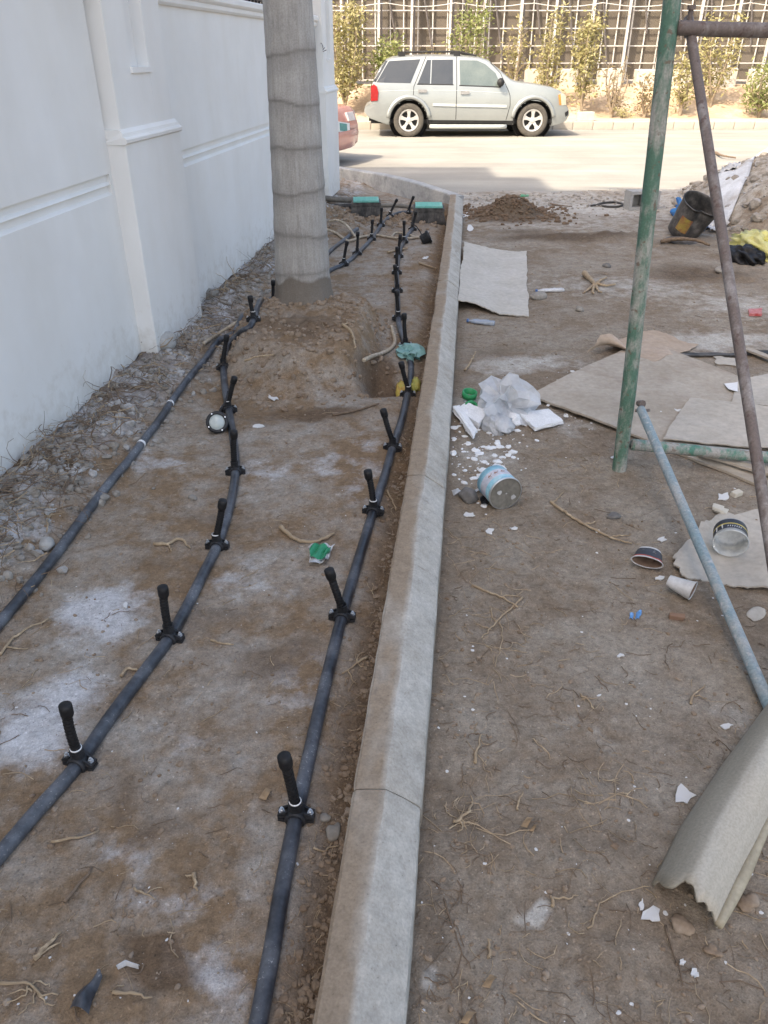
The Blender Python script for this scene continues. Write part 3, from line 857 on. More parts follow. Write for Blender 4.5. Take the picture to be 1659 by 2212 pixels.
def low_plant(px, py, label, n, seed, sp=0.35):
    rs = random.Random(seed); p = V(px, py, 23.75); g = bank_z(p.x, 23.75)
    t = empty('low_shrub', (p.x, 23.75, g)); tag(t, label, 'shrub', 'low plants on the far pavement')
    wood = MB(); v = []; f = []
    for i in range(9):
        a = rs.uniform(0, 2 * PI); e = Vector((math.cos(a) * sp * rs.random(), math.sin(a) * .2, rs.uniform(.08, .24)))
        wood.tube([(0, 0, -.02), e * .5, e], [.008, .006, .003], 4)
        for _ in range(n // 9):
            q = e * rs.uniform(.4, 1.1) + Vector((rs.gauss(0, .05), rs.gauss(0, .05), abs(rs.gauss(0, .03))))
            d = Vector((rs.gauss(0, 1), rs.gauss(0, 1), rs.gauss(0, .6))).normalized(); s = d.orthogonal() * .012
            k = len(v); v += [q, q + d * .04 + s, q + d * .08, q + d * .04 - s]; f.append((k, k+1, k+2, k+3))
    wood.build('stems', M_TWIGB, t); mesh_obj('foliage', v, f, M_LEAF, t)
low_plant(1345, 249, 'low creeping green plant at the foot of the bare dry sapling', 160, 5)
low_plant(1420, 250, 'low creeping plant at the foot of the half-dry sapling by the green post', 110, 6)

# ================================================================== CARS
def lerp_table(tab, x):
    xs = [a for a, _ in tab]; ys = [b for _, b in tab]
    return float(np.interp(x, xs, ys))
class Car:
    def __init__(s, root, L_, hw, top, bot, belt, roof_hw, arches, ar, paint, front_taper=(.75, .20), rear_taper=(.45, .10)):
        s.root, s.L, s.hw, s.top, s.bot, s.belt, s.rhw, s.arches, s.ar, s.ft, s.rt = root, L_, hw, top, bot, belt, roof_hw, arches, ar, front_taper, rear_taper
        NS = 170; LO, UP, RO = 12, 7, 7
        xs = np.linspace(0.0, L_, NS); V_, F_ = [], []
        rows = LO + UP + RO
        def section(x):
            zt, zb = s.ztop(x), s.zbot(x)
            bl = min(belt(x), zt - 0.05)
            pts = []
            for i in range(LO): 
                z = zb + (bl - zb) * i / (LO - 1); pts.append((s.w(x, z), z))
            zs = zt - min(0.06, (zt - bl) * .6)
            for i in range(1, UP + 1):
                z = bl + (zs - bl) * i / UP; pts.append((s.w(x, z), z))
            ws = s.w(x, zs)
            for i in range(1, RO + 1):
                k = i / RO
                pts.append((ws * math.cos(k * PI / 2) ** 0.75 if i < RO else 0.0, zs + (zt - zs) * math.sin(k * PI / 2) ** .8))
            return pts
        for sd in (-1, 1):
            base = len(V_)
            for x in xs:
                for (w, z) in section(x): V_.append((x, sd * w, z))
            for i in range(NS - 1):
                for j in range(rows - 1):
                    xm = (xs[i] + xs[i+1]) / 2
                    zm = sum(V_[base + k][2] for k in (i*rows+j, i*rows+j+1, (i+1)*rows+j, (i+1)*rows+j+1)) / 4
                    if j < LO and any((xm - ax) ** 2 + (zm - az) ** 2 < ar * ar for ax, az in arches): continue
                    q = (base+i*rows+j, base+(i+1)*rows+j, base+(i+1)*rows+j+1, base+i*rows+j+1)
                    F_.append(q if sd < 0 else q[::-1])
            for i in (0, NS - 1):       # close the ends
                r = [base + i * rows + j for j in range(rows)]
                c = len(V_); V_.append((xs[i], 0, s.zbot(xs[i]))); F_.append(tuple(r + [c]))
        s.body = mesh_obj('body', V_, F_, paint, root, True)
        me = s.body.data
        # dark underside and wheel wells
        mb = MB(); mb.box(0.15, L_ - .2, -hw + .14, hw - .14, s.zbot(L_ / 2) + .02, s.zbot(L_ / 2) + .10)
        for ax, az in arches:
            for sd in (-1, 1):
                M = Matrix.Translation((ax, sd * (hw - .30), az)) @ Matrix.Rotation(-sd * PI / 2, 4, 'X')
                mb.lathe([(0.01, -.02), (ar + .02, -.02), (ar + .02, .24)], 28, M, cap=False)
        mb.build('underbody', MATS['car_black'], root)
    def ztop(s, x): return lerp_table(s.top, x)
    def zbot(s, x): return lerp_table(s.bot, x)
    def w(s, x, z):
        bl = s.belt(x); hw = s.hw
        if z < bl: y = hw - 0.05 * ((z - 0.62) / 0.5) ** 2 - (0.03 if z < .45 else 0) * (.45 - z) / .2
        else:
            y0 = hw - 0.05 * ((bl - 0.62) / 0.5) ** 2
            y = y0 + (s.rhw - y0) * min(1, (z - bl) / 0.58) ** 1.1
        f, k = s.ft; d = max(0, (x - (s.L - f)) / f); y *= 1 - k * d ** 2.4
        f, k = s.rt; d = max(0, (f - x) / f); y *= 1 - k * d ** 2.2
        return max(y, .02)
    def panel(s, name, poly, m, off=0.006, thick=0.0, sides=(-1,), parent=None, sub=5):
        out = None
        for sd in sides:
            n = len(poly); cx = sum(p[0] for p in poly) / n; cz = sum(p[1] for p in poly) / n
            per = []
            for i in range(n):
                a, b = poly[i], poly[(i+1) % n]
                for k in range(sub): per.append((a[0] + (b[0]-a[0]) * k / sub, a[1] + (b[1]-a[1]) * k / sub))
            rings = [1.0, 0.66, 0.33]; vs = []; fs = []; N = len(per)
            for r in rings:
                for (x, z) in per:
                    X, Z = cx + (x - cx) * r, cz + (z - cz) * r
                    vs.append((X, sd * (s.w(X, Z) + off + thick), Z))
            vs.append((cx, sd * (s.w(cx, cz) + off + thick), cz))
            for ri in range(2):
                for i in range(N):
                    q = (ri*N+i, ri*N+(i+1)%N, (ri+1)*N+(i+1)%N, (ri+1)*N+i); fs.append(q)
            for i in range(N): fs.append((2*N+i, 2*N+(i+1)%N, 3*N))
            if True:
                b0 = len(vs)
                for (x, z) in per: vs.append((x, sd * (s.w(x, z) - 0.01), z))
                for i in range(N): fs.append((i, (i+1)%N, b0+(i+1)%N, b0+i))
            if sd > 0: fs = [f[::-1] for f in fs]
            out = mesh_obj(name, vs, fs, m, parent or s.root, False)
        return out
    def strip(s, name, line, r, m, sides=(-1,), parent=None, off=0.0):
        for sd in sides:
            pts = resample([Vector((x, 0, z)) for x, z in line], 14)
            o = MB().tube([(p.x, sd * (s.w(p.x, p.z) + off), p.z) for p in pts], r, 5).build(name, m, parent or s.root)
        return o
    def top_panel(s, name, x0, x1, f0, f1, m, off=0.012):
        vs = []; fs = []; n = 12
        for i in range(7):
            x = x0 + (x1 - x0) * i / 6; f = f0 + (f1 - f0) * i / 6
            zt = s.ztop(x); wmax = s.w(x, zt - .06)
            for j in range(n + 1):
                y = (-1 + 2 * j / n) * f * wmax
                vs.append((x, y, zt + off - 0.05 * abs(y / wmax) ** 3))
        fs = [(i*(n+1)+j, (i+1)*(n+1)+j, (i+1)*(n+1)+j+1, i*(n+1)+j+1) for i in range(6) for j in range(n)]
        return mesh_obj(name, vs, fs, m, s.root, True)
    def wheel(s, ax, az, r, rim_r, sd, tyre_m, rim_m, dark_m, spokes=5):
        w = empty('wheel', (ax, sd * (s.hw - .13), az)); w.parent = s.root
        w.rotation_euler = (PI / 2 if sd < 0 else -PI / 2, 0, 0)          # local +Z faces outward
        tw = .23
        prof = [(rim_r, -tw/2), (r*.93, -tw/2), (r*.985, -tw*.42), (r, -tw*.3), (r, tw*.3), (r*.985, tw*.42), (r*.93, tw/2), (rim_r+.012, tw/2), (rim_r, tw/2-.012)]
        MB().lathe(prof, 40, cap=False).build('tyre', tyre_m, w, True)
        MB().lathe([(.01, tw*.10), (rim_r*.97, tw*.14), (rim_r*.97, tw*.2)], 32, cap=False).build('brake_disc', dark_m, w)
        rm = MB(); rm.lathe([(rim_r*.86, tw*.42), (rim_r*.90, tw*.5), (rim_r, tw*.52), (rim_r+.004, tw*.46), (rim_r, -tw*.4), (rim_r*.93, -tw*.3), (rim_r*.90, tw*.3), (rim_r*.86, tw*.42)], 40, cap=False)
        rm.lathe([(0, tw*.50), (rim_r*.17, tw*.50), (rim_r*.24, tw*.46), (rim_r*.30, tw*.36), (rim_r*.30, tw*.15)], 24, cap=False)
        for k in range(spokes):
            a = 2 * PI * k / spokes + PI / 2
            M = Matrix.Rotation(a, 4, 'Z')
            prof = [(.20, .16), (.55, .13), (.93, .25)]
            for (r0, h0), (r1, h1) in zip(prof, prof[1:]):
                vs = [M @ Vector(p) for p in ((r0*rim_r, -h0*rim_r, tw*.44), (r1*rim_r, -h1*rim_r, tw*.47), (r1*rim_r, h1*rim_r, tw*.47), (r0*rim_r, h0*rim_r, tw*.44),
                      (r0*rim_r, -h0*rim_r, tw*.24), (r1*rim_r, -h1*rim_r, tw*.24), (r1*rim_r, h1*rim_r, tw*.24), (r0*rim_r, h0*rim_r, tw*.24))]
                rm.add(vs, [(0,1,2,3),(4,7,6,5),(0,4,5,1),(1,5,6,2),(2,6,7,3),(3,7,4,0)])
        rm.build('rim', rim_m, w)
    def arch(s, ax, az, r, m, sides=(-1, 1), tr=.026, a0=-12, a1=192, name='wheel_arch'):
        for sd in sides:
            pts = []
            for k in range(25):
                a = math.radians(a0 + (a1 - a0) * k / 24); x, z = ax + r * math.cos(a), az + r * math.sin(a)
                pts.append((x, sd * (s.w(x, z) + .004), z))
            MB().tube(pts, tr, 7).build(name, m, s.root, True)
mat('car_black', (0.018, 0.018, 0.02), (0.03, 0.03, 0.03), 9, 0.6, 0.1)
M_SILVER = mat('silver_green_paint', (0.375, 0.398, 0.394), (0.34, 0.362, 0.358), 1.5, 0.30, 0.03, 0.001, metal=0.45, coat=0.3, fine=300)
M_TRIM = mat('silver_trim', (0.50, 0.535, 0.52), (0.46, 0.49, 0.48), 3, 0.5, 0.05)
M_GLASS = mat('tinted_car_glass', (0.035, 0.042, 0.05), (0.05, 0.055, 0.06), 2, 0.06, 0, spec=0.7)
M_GLASS2 = mat('green_tinted_glass', (0.10, 0.13, 0.125), (0.14, 0.17, 0.16), 2.5, 0.06, 0, spec=0.7)
M_TYRE = mat('dusty_tyre_rubber', (0.075, 0.068, 0.06), (0.11, 0.10, 0.085), 14, 0.85, 0.3)
M_RIM = mat('alloy_rim', (0.66, 0.65, 0.63), (0.56, 0.55, 0.53), 20, 0.38, 0.05, metal=0.55)
M_RED = mat('red_lamp_lens', (0.34, 0.02, 0.02), (0.26, 0.02, 0.02), 8, 0.2, 0.0, coat=0.5)
M_AMBER = mat('amber_lamp_lens', (0.60, 0.28, 0.06), (0.50, 0.22, 0.05), 8, 0.2, 0.0, coat=0.5)
M_CLEAR = mat('headlamp_lens', (0.52, 0.44, 0.32), (0.62, 0.54, 0.42), 12, 0.15, 0.0, coat=0.6)
M_HANDLE = mat('grey_handle', (0.20, 0.20, 0.20), (0.26, 0.26, 0.26), 9, 0.5, 0.1)

SX0 = V((1200 + 358 / 1.3825) / 1.852, 296, 20.17).x
SROAD = -0.035
def R(x, y):
    p = V((1200 + x / 1.3825) / 1.852, (y / 1.3825) / 1.852, 20.17)
    return (p.x - SX0, p.z - SROAD)
def RP(*pts): return [R(*p) for p in pts]
suv = empty('parked_car', (SX0, 20.17 + 0.93, SROAD))
tag(suv, 'dusty silver four-door estate off-roader parked across the road', 'car')
zg = R(600, 760)[1]
top = RP((358,600),(362,588),(392,576),(396,470),(408,436),(440,372),(478,326),(515,312),(560,306),(700,300),(900,303),(1000,312),(1050,328),(1110,378),(1170,432),(1215,452),(1300,462),(1400,480),(1450,502),(1470,530),(1480,575),(1494,600),(1497,625))
top = sorted([(max(0, a), b) for a, b in top])
bot = RP((358,625),(385,655),(480,690),(700,690),(1180,690),(1390,700),(1440,688),(1480,672),(1497,640))
bot = sorted([(max(0, a), b) for a, b in bot])
LEN = R(1498, 640)[0]
aw = [R(602, 672), R(1287, 672)]
aw = [(a[0], 0.355) for a in aw]
bz = R(700, 478)[1]
S = Car(suv, LEN, 0.93, top, bot, lambda x: bz + 0.01 * x, 0.70, aw, 0.44, M_SILVER)
for (ax, az) in aw:
    for sd in (-1, 1): S.wheel(ax, az, 0.358, 0.232, sd, M_TYRE, M_RIM, MATS['car_black'])
    S.arch(ax, az, 0.445, MATS['car_black'], tr=.018, name='arch_lining')
    S.arch(ax, az, 0.485, M_SILVER, tr=.05, a0=8, a1=172)
B2 = (-1, 1)
S.panel('quarter_window', RP((424,456),(492,338),(668,328),(612,460)), M_GLASS, sides=B2)
S.panel('door_window', RP((652,462),(706,332),(727,331),(719,463)), M_GLASS, sides=B2)
S.panel('door_window', RP((733,331),(850,330),(847,466),(726,465)), M_GLASS, sides=B2)
S.panel('front_door_window', RP((887,333),(985,335),(1030,356),(1085,405),(1112,472),(1108,478),(887,470)), M_GLASS2, sides=B2)
S.strip('window_trim', RP((648,466),(726,467),(850,469)), .012, MATS['car_black'], B2)
S.strip('window_trim', RP((882,473),(1000,477),(1112,482)), .012, MATS['car_black'], B2)
for nm, ln in (('door_seam', [(700,312),(655,420),(630,480),(626,545),(622,560)]), ('door_seam', [(870,312),(868,480),(862,662)]),
               ('door_seam', [(1060,348),(1112,405),(1140,470),(1162,520),(1163,580),(1140,664)]), ('door_seam', [(690,560),(700,640),(708,664)])):
    S.strip(nm, RP(*ln), .0075, MATS['car_black'], B2, off=-.001)
S.panel('door_handle', RP((655,495),(700,495),(705,503),(700,512),(655,512)), M_HANDLE, .004, .03, B2)
S.panel('door_handle', RP((890,503),(934,503),(940,512),(934,521),(890,521)), M_HANDLE, .004, .03, B2)
S.panel('side_moulding', RP((735,571),(860,575),(860,589),(735,585)), M_TRIM, .002, .02, B2)
S.panel('side_moulding', RP((866,575),(1143,580),(1143,595),(866,589)), M_TRIM, .002, .02, B2)
S.strip('swage_line', RP((440,505),(620,500),(860,500),(1150,515)), .006, M_TRIM, B2, off=-.001)
S.panel('rocker_panel', RP((706,664),(1180,668),(1176,692),(712,690)), MATS['car_black'], .003, .0, B2)
tl = S.panel('tail_light', RP((392,478),(408,466),(425,478),(434,510),(430,556),(392,560)), M_RED, .004, .012, B2)
S.panel('head_light', RP((1436,520),(1462,517),(1476,530),(1478,582),(1440,585)), M_CLEAR, .004, .012, B2)
S.panel('indicator', RP((1432,526),(1444,520),(1448,582),(1438,582)), M_AMBER, .012, .012, B2)
S.panel('rear_pillar_glass', RP((404,452),(410,440),(474,336),(487,336),(420,455)), M_GLASS, .002, 0, B2)
S.panel('bumper_end', RP((362,592),(395,576),(520,566),(512,600),(495,672),(480,684),(388,655),(364,628)), M_SILVER, .006, .012, B2)
S.panel('front_bumper_end', RP((1392,582),(1480,588),(1494,606),(1494,640),(1478,670),(1440,686),(1400,694),(1390,640)), M_SILVER, .006, .012, B2)
S.panel('bumper_gap', RP((1470,625),(1492,612),(1490,640),(1474,648)), MATS['car_black'], .02, .004, B2)
xw0, xw1 = R(1168, 430)[0], R(1054, 332)[0]
S.top_panel('windscreen', xw1, xw0, .90, .90, M_GLASS2, .01)
S.top_panel('rear_window', R(412, 430)[0], R(476, 328)[0], .80, .80, M_GLASS, .01)
for sd in B2:
    pts = resample([Vector((R(x, 0)[0], 0, 0)) for x in (530, 1000)], 14)
    z0 = R(700, 300)[1]
    rr = empty('roof_rail', (0, 0, 0)); rr.parent = suv
    MB().tube([(R(548,306)[0], sd*.60, z0 - .03), (R(556,300)[0], sd*.60, z0 + .035), (R(700,300)[0], sd*.62, z0 + .05), (R(880,300)[0], sd*.62, z0 + .05), (R(985,306)[0], sd*.62, z0 - .03)], .02, 7).build('rail', MATS['car_black'], rr)
    for x in (560, 870): MB().box(R(x-14,300)[0], R(x+24,300)[0], sd*.61-.03, sd*.61+.03, z0 - .04, z0 + .055).build('rail_foot', MATS['car_black'], rr)
    mr = empty('mirror', (0, 0, 0)); mr.parent = suv
    x, z = R(1108, 455); 
    vs, fs = lump(.085, .10, .095, 2, .08, 5); MB().add([v + Vector((x, sd * (S.w(x, z) + .12), z)) for v in vs], fs).build('mirror_shell', MATS['car_black'], mr, True)
    MB().box(x - .03, x + .03, sd*(S.w(x, z) - .03) - .04, sd*(S.w(x, z) + .03) + .04, z - .06, z - .02).build('mirror_arm', MATS['car_black'], mr)
    xa, zz = R(720, 700); xb = R(1140, 700)[0]
    MB().tube([(xa, sd*.90, zz), (xa + .15, sd*.96, zz), (xb - .15, sd*.96, zz), (xb, sd*.90, zz)], .045, 8).build('running_board', M_TRIM, suv, True)
for k, sd in enumerate((-1, 1)):
    x, z = R(1165, 437); MB().tube([(x + .02, sd*.15, z + .03), (x - .03, sd*.15 - .45, z + .05)], .009, 5).build('wiper', MATS['car_black'], suv)
MB().tube([(R(380,668)[0], -.45, R(0,668)[1]), (R(440,672)[0], -.45, R(0,672)[1])], .035, 8).build('exhaust_pipe', MATS['car_black'], suv)

# pink-red saloon half hidden by the wall corner, tail towards the camera
M_PINK = mat('faded_red_paint', (0.56, 0.24, 0.20), (0.60, 0.32, 0.28), 2.0, 0.22, 0.04, 0.002, metal=0.15, coat=0.5, fine=200)
SL = 4.5
sed = empty('saloon_car', (-0.74, 15.0, -0.035), math.radians(180 - 21))
tag(sed, 'faded red saloon car with teal number plate behind the white wall corner', 'car')
stop = [(0,.62),(.03,.70),(.10,.84),(.16,.90),(.30,.93),(.75,.95),(1.25,1.27),(1.7,1.40),(2.4,1.42),(2.8,1.32),(3.35,.98),(3.9,.90),(4.25,.80),(4.42,.66),(4.5,.52)]
sbot = [(0,.32),(.1,.24),(.5,.20),(4.0,.20),(4.4,.24),(4.5,.36)]
saw = [(0.95, .31), (3.55, .31)]
C2 = Car(sed, SL, 0.86, stop, sbot, lambda x: 0.90, 0.62, saw, 0.36, M_PINK, (.7, .22), (.5, .14))
for (ax, az) in saw:
    for sd in B2: C2.wheel(ax, az, 0.31, 0.20, sd, M_TYRE, M_RIM, MATS['car_black'], 7)
    C2.arch(ax, az, 0.365, MATS['car_black'], tr=.014, name='arch_lining')
C2.panel('door_window', [(1.32,.95),(1.62,1.30),(2.12,1.34),(2.12,.95)], M_GLASS, sides=B2)
C2.panel('door_window', [(2.18,.95),(2.18,1.34),(2.55,1.31),(3.1,.96)], M_GLASS, sides=B2)
C2.top_panel('rear_window', .80, 1.62, .86, .84, M_GLASS, .01)
C2.top_panel('windscreen', 2.75, 3.30, .86, .88, M_GLASS, .01)
M_LAMPW = mat('white_lamp_lens', (0.72, 0.66, 0.64), (0.62, 0.55, 0.53), 20, 0.15, 0, coat=.5)
M_TEAL = mat('teal_plate', (0.06, 0.26, 0.25), (0.08, 0.30, 0.29), 20, 0.4, 0)
M_PLW = mat('white_plate', (0.75, 0.76, 0.76), (0.68, 0.70, 0.70), 20, 0.4, 0)
for sd in B2:
    C2.panel('tail_light', [(.05,.66),(.10,.83),(.40,.86),(.42,.70)], M_RED if sd > 0 else M_LAMPW, .004, .012, (sd,))
bev_box('tail_light', (.05, .30, .15), M_LAMPW, sed, (.045, -.48, .74), (0, .35, 0), bev=.012)
bev_box('tail_light', (.05, .30, .15), M_LAMPW, sed, (.045, .48, .74), (0, .35, 0), bev=.012)
pl = bev_box('number_plate', (.014, .52, .16), M_PLW, sed, (-.025, -.02, .60), (0.12, .10, 0), bev=.003)
bev_box('plate_field', (.008, .30, .12), M_TEAL, pl, (-.009, .02, 0), bev=0)
mb = MB()
for k in range(13):
    a = k / 12; y = (-1 + 2 * a) * .80
    mb.v.append((0.10 * abs(y / .8) ** 2.2 - .05, y, .54)); mb.v.append((0.10 * abs(y / .8) ** 2.2 - .085, y, .48)); mb.v.append((0.10 * abs(y / .8) ** 2.2 - .06, y, .34)); mb.v.append((0.10 * abs(y / .8) ** 2.2, y, .24))
mb.f = [(i*4+j, i*4+j+1, (i+1)*4+j+1, (i+1)*4+j) for i in range(12) for j in range(3)]
mb.build('bumper', M_PINK, sed, True)

# ================================================================== THE PALM
def palm_bark():
    m, nt, b = nmat('grey_palm_bark')
    tc = nt.nodes.new('ShaderNodeTexCoord')
    mp = nt.nodes.new('ShaderNodeMapping'); mp.inputs['Scale'].default_value = (1, 1, 0.10); lk(nt, tc.outputs['Object'], mp.inputs[0])
    n1 = noise(nt, 46, 5, 0.7, vec=mp.outputs[0]); n2 = noise(nt, 5, 5, 0.65); n3 = noise(nt, 120, 3, 0.6)
    c = ramp(nt, n1.outputs['Fac'], [(0.28, (0.31, 0.295, 0.275)), (0.5, (0.385, 0.37, 0.35)), (0.72, (0.45, 0.437, 0.418))])
    t = ramp(nt, n2.outputs['Fac'], [(0.3, 0.84), (0.7, 1.1)])
    k = mixc(nt, 1, c.outputs[0], t.outputs[0], 'MULTIPLY')
    rg = nt.nodes.new('ShaderNodeMath'); rg.operation = 'MULTIPLY'
    rf = ramp(nt, n2.outputs['Fac'], [(0.25, 0.45), (0.6, 1.0)]); lk(nt, rf.outputs[0], rg.inputs[0]); lk(nt, attr(nt, 'ring'), rg.inputs[1])
    k = mixc(nt, rg.outputs[0], k, (0.17, 0.155, 0.14))
    wm = nt.nodes.new('ShaderNodeMath'); wm.operation = 'MULTIPLY_ADD'; lk(nt, n2.outputs['Fac'], wm.inputs[0]); wm.inputs[1].default_value = 0.8
    lk(nt, attr(nt, 'wet'), wm.inputs[2]); wr = ramp(nt, wm.outputs[0], [(0.75, 0.0), (1.15, 0.85)])
    k = mixc(nt, wr.outputs[0], k, (0.155, 0.13, 0.105))
    g = ramp(nt, n3.outputs['Fac'], [(0.3, 0.85), (0.7, 1.12)]); k = mixc(nt, 1, k, g.outputs[0], 'MULTIPLY')
    lk(nt, k, b.inputs['Base Color']); b.inputs['Roughness'].default_value = 0.88; b.inputs['Specular IOR Level'].default_value = 0.2
    p = bump(nt, b, n1.outputs['Fac'], 0.35, 0.006); bump(nt, b, n3.outputs['Fac'], 0.25, 0.002, p)
    return m
palm = empty('palm_tree', (PALM.x, PALM.y, 0.14))
tag(palm, 'ringed smooth grey royal palm on a soil mound beside the white wall', 'palm')
SEG = 72; zs = list(np.concatenate([np.linspace(-0.12, 2.3, 190), np.linspace(2.34, 6.2, 60)]))
rings_px = [(122, .8), (231, .75), (336, .75), (424, .8), (522, .75), (604, .55)]
rings = [(V(640, py, PALM.y - .17).z - 0.14, s) for py, s in rings_px] + [(2.35 + k * .24, .6) for k in range(16)]
vs = []; ring_a = []; wet_a = []
for z in zs:
    zz = z + 0.14
    r = 0.192 - (zz - 0.2) * 0.026 if zz < 2 else max(.125, 0.145 - (zz - 2) * .006)
    flare = 0.035 * math.exp(-max(0, zz - 0.17) / 0.075)
    for k in range(SEG):
        a = 2 * PI * k / SEG
        bulge = 0; rg = 0
        for (rz, s) in rings:
            wav = 0.018 * math.sin(a + rz * 9) + 0.012 * float(vnoise(a * 2.2, rz * 3, 12))
            d = (z - rz - wav) / 0.040
            if abs(d) < 3:
                bulge += 0.002 * math.exp(-(d - .9) ** 2) - 0.0025 * math.exp(-(d * 1.6) ** 2); rg = max(rg, s * .42 * math.exp(-(d * 0.75) ** 2), s * 1.1 * math.exp(-((d - .55) * 3.4) ** 2))
        q = 0.003 * float(vnoise(a * 6 / PI * 3, z * 5, 5)) + 0.0016 * float(vnoise(a * 14, z * 16, 6))
        fl = flare * (1 + 0.5 * float(vnoise(a * 4, 2.0, 8)))
        rr = r + bulge + q + fl
        vs.append((rr * math.cos(a) + 0.006 * math.sin(z * 1.7), rr * math.sin(a), z)); ring_a.append(rg)
        wet_a.append(float(1 - sstep(.30, .42, zz + .05 * float(vnoise(a * 1.6, 3.0, 19)))) * .95)
n = len(zs)
fs = [(i*SEG+k, i*SEG+(k+1)%SEG, (i+1)*SEG+(k+1)%SEG, (i+1)*SEG+k) for i in range(n-1) for k in range(SEG)]
trunk = mesh_obj('trunk', vs, fs, palm_bark(), palm, True)
for nm, arr in (('ring', ring_a), ('wet', wet_a)):
    at = trunk.data.attributes.new(nm, 'FLOAT', 'POINT')
    if len(at.data) == len(arr): at.data.foreach_set('value', arr)
M_SHAFT = mat('green_crownshaft', (0.10, 0.15, 0.05), (0.14, 0.18, 0.07), 4, 0.5, 0.1)
MB().lathe([(.125, 6.15), (.155, 6.4), (.14, 6.9), (.08, 7.3), (.03, 7.5)], 24).build('crownshaft', M_SHAFT, palm, True)
M_FROND = leaf_material('palm_leaflet', (0.035, 0.07, 0.018), (0.05, 0.09, 0.022), (0.07, 0.11, 0.03))
fr = None
for i in range(13):
    if fr is None:
        rach = [Vector((0.05 + 2.3 * t, 0, 7.25 + 1.2 * t - 2.1 * t * t)) for t in np.linspace(0, 1, 14)]
        mb = MB(); mb.tube(rach, [0.03 * (1 - .8 * t) for t in np.linspace(0, 1, 14)], 5)
        for j in range(70):
            t = 0.12 + 0.88 * j / 70; p = Vector((0.05 + 2.3 * t, 0, 7.25 + 1.2 * t - 2.1 * t * t)); sd = 1 if j % 2 else -1
            e = p + Vector((.22, sd * .55 * (1.1 - .7 * t), -.18)); wv = Vector((.022, 0, 0)); m_ = p.lerp(e, .45) + Vector((0, 0, .04))
            mb.add([p - wv * .4, p + wv * .4, m_ + wv, m_ - wv, e], [(0, 1, 2, 3), (3, 2, 4)])
        fr = mb.build('frond', M_FROND, palm)
    else: fr = share(fr, palm)
    fr.rotation_euler = (0, 0, i * 2.4)

# ================================================================== IRRIGATION PIPES
def pipe_material():
    m, nt, b = nmat('dusty_black_polyethylene')
    n1 = noise(nt, 7, 5, 0.65); n2 = noise(nt, 60, 3, 0.6); n3 = noise(nt, 150, 2, 0.5)
    c = ramp(nt, n1.outputs['Fac'], [(0.36, (0.016, 0.018, 0.024)), (0.48, (0.05, 0.056, 0.068)), (0.66, (0.125, 0.135, 0.152))])
    g = ramp(nt, n2.outputs['Fac'], [(0.3, 0.8), (0.7, 1.2)]); k = mixc(nt, 1, c.outputs[0], g.outputs[0], 'MULTIPLY')
    s = ramp(nt, n3.outputs['Fac'], [(0.64, 0.0), (0.70, 0.6)]); sm = nt.nodes.new('ShaderNodeMath'); sm.operation = 'MULTIPLY'
    s2 = ramp(nt, n1.outputs['Fac'], [(0.5, 0.0), (0.62, 1.0)]); lk(nt, s.outputs[0], sm.inputs[0]); lk(nt, s2.outputs[0], sm.inputs[1])
    k = mixc(nt, sm.outputs[0], k, (0.5, 0.5, 0.5))
    lk(nt, k, b.inputs['Base Color'])
    rr = ramp(nt, n1.outputs['Fac'], [(0.35, 0.30), (0.65, 0.62)]); lk(nt, rr.outputs[0], b.inputs['Roughness'])
    bump(nt, b, n2.outputs['Fac'], 0.1, 0.002)
    return m
M_PIPE = pipe_material()
M_BLACK = mat('matt_black_plastic', (0.008, 0.008, 0.009), (0.014, 0.014, 0.016), 30, 0.55, 0.2, 0.001)
M_CLAMP = mat('black_clamp_plastic', (0.012, 0.013, 0.015), (0.035, 0.036, 0.04), 25, 0.5, 0.15, 0.001)
M_ZINC = mat('zinc_bolt', (0.66, 0.69, 0.72), (0.52, 0.55, 0.58), 60, 0.3, 0.0, metal=0.8)
M_TAPE = mat('white_thread_tape', (0.80, 0.80, 0.80), (0.70, 0.70, 0.70), 60, 0.7, 0.1)
PR = 0.0200
def pipe_path(pxs, per=14):
    pts = [GG(x, y, PR) for x, y in pxs]
    c = catmull(pts, per)
    L_ = sum((a - b).length for a, b in zip(c, c[1:])); n = max(12, int(L_ / 0.03))
    c = resample(c, n)
    z = np.array([gz(p.x, p.y) for p in c]); ker = np.ones(9) / 9
    zp = np.convolve(np.pad(z, 4, mode='edge'), ker, 'valid')
    for p, h in zip(c, zp): p.z = h + PR - 0.005
    return c
def near_on(path, px, py):
    q = GG(px, py, PR); i = min(range(len(path)), key=lambda k: (path[k].xy - q.xy).length)
    t = (path[min(i + 2, len(path) - 1)] - path[max(i - 2, 0)]).normalized()
    return path[i].copy(), t
CLAMP = {}
